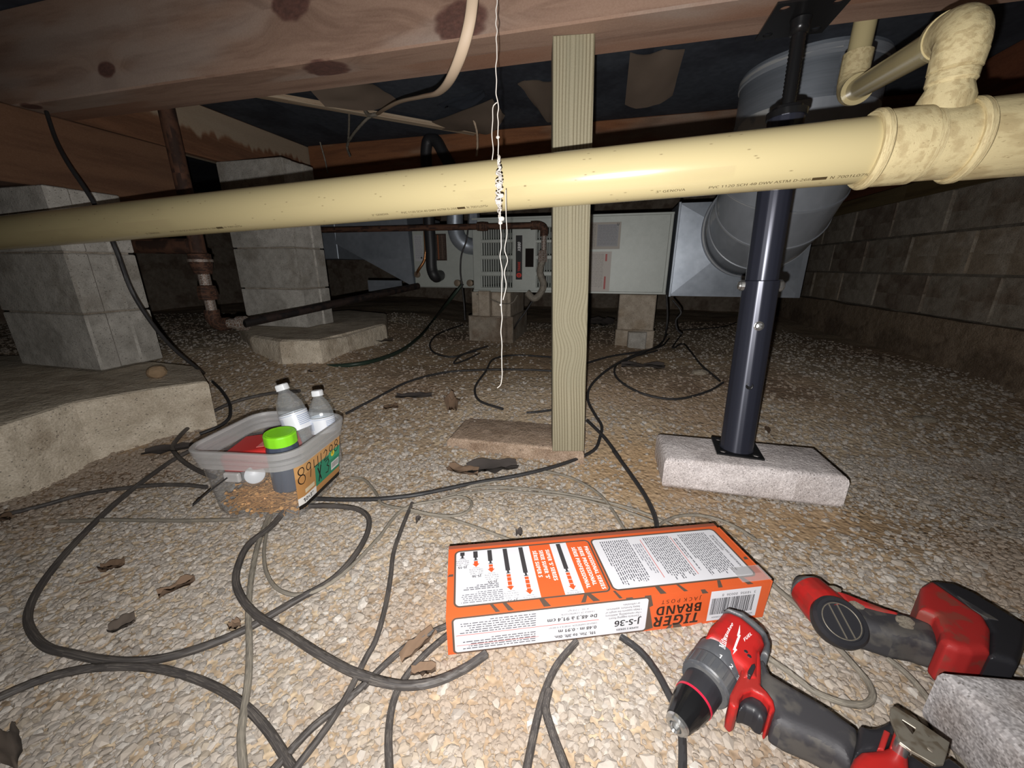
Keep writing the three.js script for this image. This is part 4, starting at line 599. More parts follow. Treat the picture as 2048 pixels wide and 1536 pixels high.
// ================================================================ ORANGE CARTON
{
  const Lx = 0.508, Hy = 0.071, Dz = 0.139, t = thing('jack_carton', 'long orange and white cardboard carton lying upside down on the gravel', 'carton', V3(0.149, 0.002, -0.526), Math.atan2(0.064, 0.5));
  const OR = '#d25c2e', DK = '#5a4a40', WH = '#d2d2d7';
  const rrect = (g, x, y, w, h, r, fill, st, lw) => { g.beginPath(); g.roundRect(x, y, w, h, r); if (fill) { g.fillStyle = fill; g.fill(); } if (st) { g.strokeStyle = st; g.lineWidth = lw; g.stroke(); } };
  const para = (g, x, y, w, n, dy, size, s0, col = '#55555c') => { g.fillStyle = col; for (let k = 0; k < n; k++) { let q = x; const end = x + w * (k === n - 1 ? 0.6 : 0.86 + 0.14 * hash(k, s0)); while (q < end) { const l = size * (0.8 + 2.6 * hash(k * 57 + s0, q | 0)); g.fillRect(q, y + k * dy, Math.min(l, end - q), size * 0.62); q += l + size * 0.6; } } };
  const stripes = (g, W, H, list) => { g.fillStyle = DK; for (const [x, y, w, h, k] of list) { g.beginPath(); g.moveTo(x, y); g.lineTo(x + w, y); g.lineTo(x + w * 0.7 + k, y + h); g.lineTo(x + k, y + h); g.fill(); } };
  const top = canvasTex(2032, 556, (g, W, H) => {       // drawn as read by someone on the far side, then turned round
    g.fillStyle = OR; g.fillRect(0, 0, W, H); g.translate(W, H); g.rotate(Math.PI);
    stripes(g, W, H, [[120, 0, 40, 60, 30], [330, 0, 30, 55, -20], [560, 0, 26, 60, 30], [700, 0, 40, 60, 20], [980, 0, 22, 60, 24], [1120, 0, 44, 58, 40], [1210, 0, 30, 58, -30], [1420, 0, 44, 58, 30], [1640, 0, 34, 60, 40], [1720, 0, 28, 60, 40], [1995, 300, 37, 20, 0], [0, 200, 30, 24, 0]]);
    rrect(g, 50, 62, 960, 462, 34, WH, DK, 12); rrect(g, 1030, 62, 954, 462, 34, WH, DK, 12);
    // instructions panel: lines run across the short way
    g.save(); g.translate(92, 500); g.rotate(-Math.PI / 2);
    g.fillStyle = '#44444a'; g.font = 'bold 20px sans-serif'; g.fillText('INSTALLATION AND ADJUSTMENT:', 40, 8); g.fillText('TO BE ADJUSTED:', 40, 30);
    para(g, 6, 50, 400, 14, 15.5, 11, 3); para(g, 40, 285, 320, 2, 17, 12, 17); g.fillStyle = '#c4483a'; g.fillRect(20, 322, 360, 4); para(g, 6, 340, 400, 13, 15.5, 11, 7); g.fillStyle = '#c4483a'; g.fillRect(20, 556, 360, 4); para(g, 60, 572, 280, 4, 17, 13, 11, '#8a8a92'); para(g, 6, 650, 405, 14, 15.5, 11, 23); g.restore();
    // range panel
    g.save(); g.beginPath(); g.roundRect(1036, 68, 942, 450, 30); g.clip();
    const band = (x, w, l) => { g.fillStyle = OR; g.fillRect(x, 60, w, 470); g.fillStyle = '#fff'; g.font = 'bold 36px sans-serif'; g.save(); g.translate(x, 0); g.rotate(-Math.PI / 2); l.forEach((s, k) => g.fillText(s, -505 + 40, 42 + k * 46, 400)); g.restore(); };
    band(1036, 160, ['PROFESSIONAL SERIES', 'SERIE PROFESIONAL', 'SÉRIE PROFESSIONAL']); band(1316, 150, ["SUPER 'S' SERIES", "SERIE SUPER 'S'", 'SÉRIE SUPER S']);
    const post = (x, y0, len, arrow, name) => { g.fillStyle = '#3c3a3c'; g.fillRect(x - 15, 512 - len, 30, len); g.fillRect(x - 7, 512 - len - 20, 14, 20); g.fillRect(x - 14, 512 - len - 26, 28, 6); let y = 512 - len - 32; if (arrow) { g.fillStyle = '#e8532a'; g.fillRect(x - 13, y - arrow, 26, arrow); g.beginPath(); g.moveTo(x - 24, y - arrow); g.lineTo(x + 24, y - arrow); g.lineTo(x, y - arrow - 30); g.fill(); g.fillStyle = WH; for (let k = 26; k < arrow; k += 34) g.fillRect(x - 13, y - k, 26, 4); y -= arrow + 34; } g.fillStyle = '#444'; g.fillRect(x - 24, y - 4, 48, 2); g.font = '15px sans-serif'; g.textAlign = 'center'; for (const [k, l] of ['18 000 lb / 8 165 kg', '48,3 - 91,4 cm', '19 in. - 36 in.'].entries()) g.fillText(l, x, y - 14 - k * 17, 90); g.fillStyle = '#2c2c2e'; g.font = 'bold 26px sans-serif'; g.fillText(name, x, y - 66, 96); g.textAlign = 'left'; };
    post(1256, 0, 240, 110, 'J-PRO-100'); post(1528, 0, 240, 110, 'JS-100'); post(1640, 0, 205, 100, 'JS-93'); post(1748, 0, 105, 40, 'JS-55'); post(1846, 0, 62, 24, 'JS-36'); post(1936, 0, 34, 0, 'JS-15');
    para(g, 1690, 84, 270, 6, 14, 10, 51, '#6a6a70'); para(g, 1710, 178, 240, 3, 14, 11, 57, '#5a5a60'); g.restore();
  });
  const front = canvasTex(2032, 284, (g, W, H) => {
    g.fillStyle = OR; g.fillRect(0, 0, W, H); g.translate(W, H); g.rotate(Math.PI);
    stripes(g, W, H, [[150, 0, 40, 30, 20], [560, 0, 60, 40, 30], [640, 0, 30, 30, -10], [880, 236, 60, 48, 40], [420, 250, 40, 34, 30]]);
    g.fillStyle = '#d4d4d9'; g.fillRect(60, 22, 340, 236); g.fillStyle = '#26262a'; let x = 95; for (let k = 0; k < 40; k++) { const w = 2 + Math.floor(hash(k, 77) * 3) * 2; g.fillRect(x, 70, w, 130); x += w + 2 + Math.floor(hash(k, 79) * 3) * 1.6; } g.font = '26px monospace'; g.fillText('3 18956 00036 8', 90, 230); g.font = '15px sans-serif'; g.fillText('MADE IN CANADA  FABRIQUÉ AU CANADA', 84, 52);
    g.fillStyle = '#2c1d14'; g.font = 'bold 112px sans-serif'; g.save(); g.transform(1, 0, -0.1, 1, 0, 0); g.fillText('TIGER', 462, 104, 310); g.restore(); g.font = 'bold 96px sans-serif'; g.fillText('BRAND', 446, 184, 310); g.font = '40px sans-serif'; g.fillText('J A C K  P O S T', 466, 232, 280);
    g.fillStyle = DK; g.beginPath(); g.moveTo(760, 20); g.lineTo(840, 0); g.lineTo(840, 284); g.lineTo(800, 284); g.lineTo(778, 200); g.lineTo(800, 190); g.fill();
    rrect(g, 806, 6, 1190, 262, 26, WH, DK, 12);
    g.fillStyle = '#2b2b2e'; g.font = 'bold 64px sans-serif'; g.fillText('J-S-36', 852, 112, 210); g.font = 'bold 20px sans-serif'; g.fillText('SUPER S SERIES', 856, 46, 210); g.font = '19px sans-serif'; ['• Corrects sagging floors', '• For remodeling, additions', '• Helps supports the weight of', '   heavy furniture, appliances,', '   or refinishes.'].forEach((s, k) => g.fillText(s, 850, 142 + k * 24, 230));
    g.font = 'bold 30px sans-serif'; g.fillText('1ft. 7in. to 3ft. 0in.', 1130, 50, 330); g.font = 'bold 34px sans-serif'; g.fillText('0.48 m - 0.91 m', 1130, 94, 300); g.font = '17px sans-serif'; g.fillText('CARGA DE COMPRESION:  18 000 lb A 16 000 lb*', 1130, 120, 300); g.fillStyle = '#c4483a'; g.fillRect(1120, 136, 860, 4); g.fillStyle = '#2b2b2e'; g.font = 'bold 38px sans-serif'; g.fillText('De 48,3 à 91,4 cm', 1130, 186, 320); g.font = '17px sans-serif'; g.fillText('CHARGE DE COMPRESSION:', 1150, 214, 260); g.fillText('8 165 - 7 258 kg*', 1190, 238, 160);
    para(g, 1510, 30, 440, 5, 17, 11, 61); para(g, 1510, 150, 450, 6, 17, 11, 67); g.fillStyle = '#c4483a'; g.fillRect(1490, 60, 490, 3);
  });
  const end = canvasTex(512, 284, (g, W, H) => { g.fillStyle = OR; g.fillRect(0, 0, W, H); g.fillStyle = DK; for (let k = 0; k < 5; k++) g.fillRect(40 + k * 100, 0, 18, 90); });
  const sm = (m) => std({ map: m, roughness: 0.48 }), side = sm(end);
  const m = mesh('carton_body', new THREE.BoxGeometry(Lx, Hy, Dz, 1, 1, 1).translate(0, Hy / 2, 0), [side, side, sm(top), std({ color: 0xee6a32 }), sm(front), std({ color: 0xee6a32 })], t);
  m.userData.label = 'orange carton printed with white panels';
  mesh('end_flap', metreUV(new THREE.BoxGeometry(0.003, Hy - 0.004, Dz - 0.006).rotateZ(-0.05).translate(Lx / 2 + 0.003, Hy / 2, 0)), std({ color: 0xe0683a, roughness: 0.6 }), t);
  mesh('back_flap', new THREE.BoxGeometry(Lx, 0.003, 0.008).translate(0, Hy - 0.001, -Dz / 2 - 0.003), std({ color: 0x8a4a34, roughness: 0.8 }), t);
  mesh('clear_tape', new THREE.BoxGeometry(0.05, 0.0012, 0.03).translate(Lx / 2 - 0.02, Hy + 0.0006, Dz / 2 - 0.02), new THREE.MeshPhysicalMaterial({ color: 0xffffff, transmission: 0.85, roughness: 0.25, thickness: 0 }), t, 'strip of clear tape at the corner');
}

// ================================================================ PLASTIC TUB AND ITS CONTENTS
const tubAt = V3(-0.565, 0.001, -0.835), tubTurn = -0.10;
{
  const t = thing('plastic_tub', 'square translucent plastic tub with handwritten label holding bottles and screws', 'tub', tubAt, tubTurn);
  const ring = (hw, hd, r, y) => { const out = []; for (const [cx, cz, a0] of [[1, 1, 0], [-1, 1, 1], [-1, -1, 2], [1, -1, 3]]) for (let k = 0; k <= 6; k++) { const a = (a0 + k / 6) * Math.PI / 2; out.push(V3(cx * (hw - r) + r * Math.cos(a), y, cz * (hd - r) + r * Math.sin(a))); } return out; };
  const loft = (rings, cap) => { const n = rings[0].length, pos = [], idx = [], uv = []; rings.forEach((q, j) => q.forEach((p, i) => { pos.push(p.x, p.y, p.z); uv.push(i / n, j / rings.length); })); for (let j = 0; j < rings.length - 1; j++) for (let i = 0; i < n; i++) { const a = j * n + i, b = j * n + (i + 1) % n; idx.push(a, a + n, b, b, a + n, b + n); } if (cap) for (let i = 1; i < n - 1; i++) idx.push(0, i, i + 1); const g = new THREE.BufferGeometry(); g.setAttribute('position', new THREE.Float32BufferAttribute(pos, 3)); g.setAttribute('uv', new THREE.Float32BufferAttribute(uv, 2)); g.setIndex(idx); g.computeVertexNormals(); return toCreasedNormals(g, 0.6); };
  const H = 0.178, W0 = 0.100, W1 = 0.118, D0 = 0.099, D1 = 0.114, hw = (k) => lerp(W0, W1, k), hd = (k) => lerp(D0, D1, k), rings = [];
  for (let k = 0; k <= 8; k++) rings.push(ring(hw(k / 8) - (k === 0 ? 0.006 : 0), hd(k / 8) - (k === 0 ? 0.006 : 0), 0.032 + 0.012 * k / 8, 0.004 + H * 0.99 * k / 8));
  const clear = new THREE.MeshPhysicalMaterial({ color: lin(0.93, 0.94, 0.95), transmission: 0.93, roughness: 0.1, thickness: 0, side: THREE.DoubleSide });
  const milky = new THREE.MeshPhysicalMaterial({ color: lin(0.84, 0.83, 0.82), transmission: 0.68, roughness: 0.3, thickness: 0, side: THREE.DoubleSide });
  mesh('tub_wall', loft(rings, true), clear, t, 'clear plastic walls');
  const rim = [[0.138, 0.002], [0.139, 0.007], [0.150, 0.007], [0.151, 0.003], [0.154, 0.009], [0.161, 0.009], [0.162, 0.004], [0.167, 0.010], [0.177, 0.010], [0.180, 0.006], [0.180, 0.001], [0.174, -0.001]].map(([y, o]) => ring(hw(y / H) + o, hd(y / H) + o, 0.044 + o, y)); mesh('rim', loft(rim), milky, t, 'milky ribbed rim');
  // bail handle
  const hx = -0.028; mesh('handle_socket', new RoundedBoxGeometry(0.036, 0.022, 0.01, 2, 0.004).translate(hx + 0.012, 0.122, hd(0.7) + 0.007), milky, t);
  mesh('wire_handle', smooth(tube([V3(hx + 0.006, 0.124, hd(0.7) + 0.013), V3(hx - 0.02, 0.105, hd(0.7) + 0.02), V3(hx - 0.055, 0.078, hd(0.7) + 0.026), V3(hx - 0.068, 0.068, hd(0.7) + 0.028)], 0.0016, false, 8), 1), M.cableDark, t, 'bent black wire handle end'); mesh('handle_grip', smooth(cyl(V3(hx - 0.058, 0.0755, hd(0.7) + 0.0265), V3(hx - 0.074, 0.062, hd(0.7) + 0.029), 0.0028, 0.0018, 10)), M.cableDark, t);
  // label on the right side
  const lab = canvasTex(900, 640, (g, w, h) => {
    g.fillStyle = '#b88752'; g.fillRect(0, 0, w, h); g.fillStyle = '#cbb893'; g.fillRect(0, 0, 60, 120); g.fillStyle = '#c99a63'; g.fillRect(0, 0, w, 170); g.fillStyle = '#2f8a6a'; g.fillRect(330, 170, 570, 320); g.fillStyle = '#3fa37c'; g.fillRect(640, 150, 260, 130); g.fillStyle = '#e8d23c'; g.beginPath(); g.arc(730, 200, 42, 0, 7); g.fill(); g.fillStyle = '#e6e4e0'; g.fillRect(690, 330, 190, 120); g.fillStyle = '#222'; for (let k = 0; k < 24; k++) g.fillRect(705 + k * 7, 345, 2 + (k % 3), 80);
    g.fillStyle = '#e9e7e3'; g.fillRect(0, 470, 330, 120); g.fillStyle = '#111'; g.font = 'bold 78px sans-serif'; g.fillText('10×3"', 60, 556, 230); g.fillStyle = '#16120f'; g.fillRect(0, 580, w, 60); g.fillStyle = '#d8c8a8'; g.fillRect(110, 380, 190, 60);
    g.strokeStyle = '#17120f'; g.fillStyle = '#17120f'; g.lineWidth = 13; g.lineCap = 'round'; g.lineJoin = 'round';
    const st = (...p) => { g.beginPath(); g.moveTo(p[0][0], p[0][1]); for (let k = 1; k < p.length; k++) g.lineTo(p[k][0], p[k][1]); g.stroke(); };
    const el = (x, y, a, b) => { g.beginPath(); g.ellipse(x, y, a, b, 0, 0, 7); g.stroke(); };
    el(85, 95, 40, 52); el(85, 215, 50, 62); el(215, 100, 38, 50); st([253, 80], [250, 180], [235, 270]); st([320, 70], [318, 180], [400, 178]); st([400, 60], [402, 215]); st([470, 60], [470, 210]); st([530, 90], [570, 60], [600, 90], [590, 140], [530, 205], [625, 200]); el(690, 100, 34, 44); st([724, 80], [722, 200]); el(815, 75, 32, 38); el(815, 160, 40, 46);
    g.lineWidth = 22; st([390, 240], [450, 430]); st([455, 230], [400, 440]); g.lineWidth = 14; st([560, 240], [620, 225], [640, 270], [590, 310], [640, 350], [610, 420], [560, 410]);
  });
  const n = 10, pos = [], uv = [], idx = [], y0 = 0.026, y1 = 0.137; for (let i = 0; i <= n; i++) for (let j = 0; j <= 4; j++) { const y = lerp(y0, y1, j / 4), k = y / H, u = i / n, z = lerp(hd(k) - 0.016, -hd(k) + 0.03, u), r = 0.036, cz = hd(k) - r; let x = hw(k); if (z > cz) x = hw(k) - r + Math.sqrt(Math.max(0, r * r - (z - cz) * (z - cz))); pos.push(x + 0.0012, y, z); uv.push(u, j / 4); if (i < n && j < 4) { const a = i * 5 + j; idx.push(a, a + 5, a + 1, a + 1, a + 5, a + 6); } }
  const g = new THREE.BufferGeometry(); g.setAttribute('position', new THREE.Float32BufferAttribute(pos, 3)); g.setAttribute('uv', new THREE.Float32BufferAttribute(uv, 2)); g.setIndex(idx); g.computeVertexNormals(); mesh('label', g, std({ map: lab, roughness: 0.45, side: THREE.DoubleSide }), t, 'green and tan label with black marker numbers');
}
const inTub = (x, y, z) => V3(x, y, z).applyAxisAngle(V3(0, 1, 0), tubTurn).add(tubAt);
{
  // screws heaped on the tub's floor
  const sg = merge([new THREE.CylinderGeometry(0.0016, 0.0006, 0.062, 6), new THREE.CylinderGeometry(0.0042, 0.0018, 0.004, 8).translate(0, 0.032, 0)]);
  const im = new THREE.InstancedMesh(sg, std({ color: 0xffffff, roughness: 0.5, metalness: 0.3 }), 900), o = new THREE.Object3D(), c = new THREE.Color();
  for (let k = 0; k < 900; k++) { const a = rr(0, 6.28), x = rr(-1, 1) * (0.094 - 0.033 * Math.abs(Math.cos(a))), z = rr(-1, 1) * (0.092 - 0.033 * Math.abs(Math.sin(a))), top = 0.052 - 0.10 * Math.abs(x - 0.01) * 2 * 0.2; o.position.set(x, 0.008 + rnd() * top * 0.9, z); o.quaternion.setFromUnitVectors(V3(0, 1, 0), V3(Math.cos(a), rr(-0.28, 0.28), Math.sin(a)).normalize()); o.updateMatrix(); im.setMatrixAt(k, o.matrix); const q = rr(0.75, 1.15); c.setRGB(0.62 * q, 0.33 * q, 0.11 * q); im.setColorAt(k, c); }
  im.name = 'deck_screws'; scene.add(im); im.position.copy(tubAt); im.rotation.y = tubTurn; im.castShadow = im.receiveShadow = true; tag(im, 'heap of tan deck screws on the bottom of the plastic tub', 'screws', null, 'stuff');
}
const PET = new THREE.MeshPhysicalMaterial({ color: lin(0.93, 0.95, 0.96), transmission: 0.9, roughness: 0.08, thickness: 0, side: THREE.DoubleSide });
const capM = std({ color: lin(0.78, 0.8, 0.82), roughness: 0.4 });
const bottleLabel = canvasTex(512, 160, (g, w, h) => { g.fillStyle = '#dfe2e8'; g.fillRect(0, 0, w, h); g.fillStyle = '#b9c2d2'; g.fillRect(0, 10, w, 8); g.fillStyle = '#8fa0be'; for (let k = 0; k < 6; k++) g.fillRect(60, 34 + k * 16, 150 - (k % 3) * 30, 6); g.fillStyle = '#333a48'; for (let k = 0; k < 16; k++) g.fillRect(300 + k * 6, 50, 2 + (k % 3), 60); g.fillStyle = '#c6cddb'; g.fillRect(420, 30, 70, 90); });
function bottle(label, base, dir, scale = 1) {
  const t = thing('water_bottle', label, 'bottle', base, 0, 'plastic bottles in the tub'); t.quaternion.setFromUnitVectors(V3(0, 1, 0), dir.clone().normalize()); t.scale.setScalar(scale);
  const pr = [[0, 0], [0.0, 0.024], [0.006, 0.031], [0.05, 0.0315]]; for (let k = 0; k < 6; k++) pr.push([0.05 + k * 0.008, k % 2 ? 0.0315 : 0.0295]); pr.push([0.1, 0.0315], [0.135, 0.0315], [0.155, 0.029], [0.175, 0.021], [0.188, 0.0125], [0.196, 0.0115]);
  mesh('bottle_body', smooth(new THREE.LatheGeometry(pr.map(([y, r]) => new THREE.Vector2(r, y)), 32), 0.8), PET, t, 'clear plastic body');
  mesh('paper_band', new THREE.CylinderGeometry(0.0321, 0.0321, 0.042, 36, 1, true).translate(0, 0.115, 0), std({ map: bottleLabel, roughness: 0.35, side: THREE.DoubleSide }), t, 'white label band'); mesh('screw_cap', smooth(new THREE.LatheGeometry([[0.193, 0.0145], [0.206, 0.0142], [0.208, 0.012], [0.208, 0]].map(([y, r]) => new THREE.Vector2(r, y)), 28)), capM, t, 'white screw cap'); return t;
}
bottle('clear water bottle with white cap leaning at the back of the tub, nearer the jar', inTub(0.056, 0.07, -0.045), V3(-0.30, 1, -0.12), 1.03);
bottle('clear water bottle with white cap leaning in the far corner of the tub', inTub(0.083, 0.055, -0.075), V3(-0.10, 1, -0.12), 0.95);
{
  const dr = V3(0.58, 0.32, 0.72).normalize(), t = thing('clear_jar', 'clear jar with white cap lying in the tub on the screws', 'jar', inTub(-0.02, 0.092, 0.055).addScaledVector(dr, -0.1)); t.quaternion.setFromUnitVectors(V3(0, 1, 0), dr);
  mesh('jar_body', smooth(new THREE.LatheGeometry([[0, 0], [0, 0.026], [0.006, 0.031], [0.06, 0.032], [0.08, 0.025], [0.088, 0.018]].map(([y, r]) => new THREE.Vector2(r, y)), 32), 0.8), PET, t); mesh('jar_cap', smooth(new THREE.LatheGeometry([[0.084, 0.0205], [0.098, 0.0205], [0.1, 0.018], [0.1, 0]].map(([y, r]) => new THREE.Vector2(r, y)), 32)), capM, t, 'white cap');
}
{
  const p = inTub(0.04, 0.05, 0.03), t = thing('jar', 'dark jar with bright green ridged lid standing in the tub', 'jar', p); t.rotation.z = -0.03; t.rotation.x = 0.04;
  mesh('jar_body', smooth(new THREE.LatheGeometry([[0, 0], [0, 0.028], [0.005, 0.033], [0.105, 0.033], [0.118, 0.029], [0.122, 0.029]].map(([y, r]) => new THREE.Vector2(r, y)), 36)), std({ color: lin(0.06, 0.075, 0.11), roughness: 0.35 }), t, 'dark blue-grey body');
  const lp = []; for (let k = 0; k <= 120; k++) { } mesh('jar_lid', smooth(new THREE.LatheGeometry([[0.118, 0.031], [0.118, 0.0335], [0.139, 0.0335], [0.142, 0.0315], [0.1415, 0.029], [0.1425, 0.027], [0.1415, 0.022], [0.1425, 0.017], [0.1415, 0.012], [0.142, 0]].map(([y, r]) => new THREE.Vector2(r, y)), 40), 0.5), std({ color: lin(0.25, 0.72, 0.02), roughness: 0.4 }), t, 'bright green lid');
}
{
  const t = thing('red_pouch', 'red folded pouch with pink tag tucked in the tub', 'pouch', inTub(-0.032, 0.125, 0.0), tubTurn + 0.2);
  mesh('pouch', rough(new RoundedBoxGeometry(0.135, 0.05, 0.11, 4, 0.01), 0.012, 40), std({ color: lin(0.62, 0.035, 0.03), roughness: 0.5 }), t).rotation.z = 0.12; const q = mesh('paper_tag', new THREE.BoxGeometry(0.034, 0.001, 0.05).translate(0.03, 0.029, 0.02), std({ color: lin(0.8, 0.22, 0.2), roughness: 0.6 }), t, 'pink tag'); q.rotation.z = 0.12;
}

// ================================================================ POWER TOOLS
const RED = std({ map: dataTex(256, 256, (u, v) => { const a = fbm(u * 40, v * 40, 4); return mix3([176, 36, 34], [152, 42, 38], sstep(0.5, 0.7, a)); }, [0.1, 0.1]), roughness: 0.42 });
const REDDUST = std({ map: dataTex(256, 256, (u, v) => { const a = fbm(u * 60, v * 60, 4); return mix3([168, 40, 38], [140, 62, 52], sstep(0.45, 0.7, a)); }, [0.1, 0.1]), roughness: 0.6 });
const RUB = std({ map: dataTex(256, 256, (u, v) => { const a = fbm(u * 60, v * 60, 4); return mix3([58, 57, 60], [82, 79, 76], sstep(0.45, 0.7, a)); }, [0.12, 0.12]), roughness: 0.62 });
const RUBDARK = std({ color: lin(0.022, 0.022, 0.026), roughness: 0.45 });
const CLUTCH = std({ map: dataTex(256, 256, (u, v) => { const a = fbm(u * 50, v * 50, 4); return mix3([78, 80, 84], [100, 100, 100], sstep(0.4, 0.7, a)); }, [0.1, 0.1]), roughness: 0.5, metalness: 0.15 });
const CLIP = std({ map: dataTex(128, 128, (u, v) => { const a = fbm(u * 120, v * 120, 3); return mix3([142, 136, 124], [116, 106, 92], sstep(0.4, 0.7, a)); }, [0.1, 0.1]), roughness: 0.45, metalness: 0.5 });
// a quad of flat print lying on a surface: corners as photo pixels at height h, in reading order
function print(name, corners, h, tex, parent, o, label) {
  const P = corners.map(([x, y, hh]) => atY(x, y, hh ?? h).sub(o)), g = new THREE.BufferGeometry(); g.setAttribute('position', new THREE.Float32BufferAttribute([...P[0].toArray(), ...P[1].toArray(), ...P[2].toArray(), ...P[3].toArray()], 3)); g.setAttribute('uv', new THREE.Float32BufferAttribute([0, 1, 1, 1, 1, 0, 0, 0], 2)); g.setIndex([0, 2, 1, 0, 3, 2]); g.computeVertexNormals(); return mesh(name, g, std({ map: tex, transparent: true, roughness: 0.5, side: THREE.DoubleSide }), parent, label);
}
{
  const hz = 0.060, zz = (l, h = hz) => l.map(([x, y]) => atY(1320 + x * 0.1953, 1210 + y * 0.1953, h)), zy = (l, h = hz) => l.map(([x, y]) => atY(1640 + x * 0.1992, 1360 + y * 0.1992, h));
  const o = zz([[900, 600]])[0].setY(0.004), t = thing('cordless_drill', 'red and black cordless drill lying on its side with grey belt clip', 'drill', o), L = (l) => l.map((p) => p.clone().sub(o).setY(0));
  const sm = (g) => metreUV(g);
  mesh('motor_housing', sm(puff(L(zz([[640, 100], [700, 95], [830, 150], [950, 250], [1050, 340], [1070, 420], [1012, 515], [1000, 700], [1000, 800], [830, 790], [830, 690], [720, 590], [600, 440], [455, 360], [510, 240], [590, 165]])), 0.0, 0.066, 0.012)), RED, t, 'red motor housing');
  mesh('trigger_frame', sm(puff(L(zz([[870, 520], [1010, 510], [1022, 700], [1020, 880], [1090, 950], [1150, 1040], [1167, 1130], [1115, 1190], [1095, 1160], [1108, 1080], [1040, 990], [930, 935], [840, 965], [803, 1020], [795, 1095], [750, 1115], [700, 1060], [705, 970], [750, 880], [800, 780], [830, 690]], 0.054)), 0.016, 0.0605, 0.0035)), RED, t, 'red frame round the trigger');
  mesh('rear_cap', sm(puff(L(zz([[640, 95], [690, 62], [840, 105], [965, 200], [1050, 275], [1090, 335], [1125, 430], [1120, 510], [1100, 560], [1030, 520], [1072, 420], [1052, 340], [950, 250], [830, 150], [700, 96]])), -0.002, 0.064, 0.004)), CLUTCH, t, 'dark grey rear cap');
  mesh('vent', sm(puff(L(zz([[935, 625], [965, 615], [975, 650], [950, 710], [925, 745], [898, 730], [895, 690]], 0.068)), 0.056, 0.0672, 0.001)), RUBDARK, t);
  for (const [x, y] of [[875, 500], [908, 545]]) { const c = zz([[x, y]], 0.066)[0].sub(o); c.y = 0; mesh('screw', turned(c.clone().setY(0.060), c.clone().setY(1), [[0, 0], [0, 0.0028], [0.0055, 0.0028], [0.0065, 0.002], [0.0062, 0]], 14), RUBDARK, t); }
  mesh('grip', sm(puff(L([...zz([[1012, 530], [1060, 500], [1102, 560], [1150, 670], [1300, 760], [1600, 930], [1850, 1078]]), ...zy([[0, 165], [250, 350], [400, 455], [420, 640], [330, 815], [170, 690], [0, 600]]), ...zz([[1350, 1262], [1170, 1160], [1165, 1100], [1140, 1030], [1080, 950], [1022, 890], [1018, 700]])]), 0.008, 0.056, 0.014)), RUB, t, 'black rubber grip');
  mesh('trigger', sm(puff(L(zz([[850, 955], [930, 935], [1030, 985], [1108, 1080], [1100, 1165], [1060, 1205], [1000, 1180], [950, 1120], [880, 1090], [806, 1085], [815, 1000]], 0.05)), 0.02, 0.052, 0.008)), RUBDARK, t, 'black trigger');
  mesh('battery_foot', sm(puff(L(zy([[400, 455], [470, 478], [550, 478], [630, 448], [705, 405], [750, 500], [740, 600], [600, 745], [400, 765], [330, 815]])), 0.004, 0.060, 0.008)), RUBDARK, t);
  const bat = mesh('battery', sm(puff(L(zy([[290, 1000], [300, 883], [330, 820], [400, 760], [600, 742], [700, 700], [770, 690], [830, 750], [872, 800], [890, 1000], [700, 1150], [400, 1150]])), 0.0, 0.068, 0.010)), RED, t, 'red battery shell');
  mesh('battery_side', sm(puff(L(zy([[880, 800], [905, 740], [1100, 870], [1290, 770], [1440, 883], [1500, 1100], [900, 1150]])), -0.002, 0.058, 0.006)), RUBDARK, bat, 'black battery block');
  mesh('latch', sm(puff(L(zy([[640, 505], [705, 540], [640, 720], [575, 700]], 0.066)), 0.054, 0.0645, 0.002)), REDDUST, t); mesh('lug', sm(puff(L(zy([[745, 515], [795, 540], [770, 690], [700, 720], [690, 690]], 0.066)), 0.05, 0.068, 0.003)), RED, t);
  const clipH = 0.082; mesh('belt_clip', metreUV(slabShape(L(zy([[700, 300], [740, 285], [1000, 450], [1290, 650], [1270, 740], [1230, 870], [1150, 880], [900, 735], [790, 650], [690, 390]], clipH)), clipH - 0.0035, clipH, 0.0006, 1, [L(zy([[800, 430], [820, 400], [960, 490], [965, 520], [920, 580]], clipH)), L(zy([[1045, 560], [1070, 560], [1105, 600], [1080, 605]], clipH)), L(zy([[1045, 690], [1075, 690], [1130, 740], [1125, 770], [1060, 730]], clipH))])), CLIP, t, 'flat grey metal belt clip with slots');
  mesh('clip_post', cyl(L(zy([[830, 640]], clipH))[0].setY(0.05), L(zy([[830, 640]], clipH))[0].setY(clipH - 0.002), 0.006, 0.006, 14), M.steel, t);
  // nose: gear case, clutch ring and chuck along the drill's axis
  const hA = 0.037, a = atY(1353, 1451, 0.031).sub(o), b = atY(1452, 1306, 0.040).sub(o), len = a.distanceTo(b), at = (k) => a.clone().lerp(b, k);
  const prof = (l) => l.map(([k, r]) => [k * len, r]), lay = (name, l, mat, label) => mesh(name, metreUV(smooth(turned(a, b, prof(l), 44), 0.5)), mat, t, label);
  lay('chuck_nose', [[-0.005, 0.0], [0.05, 0.0055], [-0.02, 0.0075], [-0.02, 0.011], [0.0, 0.0135], [0.03, 0.0138], [0.04, 0.012]], M.steel, 'bright steel chuck mouth');
  lay('chuck_jaws', [[-0.03, 0.003], [-0.05, 0.0045], [-0.02, 0.006], [0.0, 0.006]], M.steel);
  lay('chuck', [[0.02, 0.0125], [0.03, 0.0145], [0.14, 0.0185], [0.27, 0.0218], [0.30, 0.022]], std({ color: lin(0.012, 0.012, 0.013), roughness: 0.22, metalness: 0.3 }), 'glossy black chuck');
  lay('chuck_ring', [[0.295, 0.0205], [0.298, 0.0226], [0.318, 0.0228], [0.322, 0.0205]], std({ color: lin(0.5, 0.02, 0.05), roughness: 0.3 }), 'thin red ring'); lay('chuck_sleeve', [[0.318, 0.0222], [0.34, 0.0226], [0.52, 0.0232]], RUBDARK, 'ribbed black sleeve');
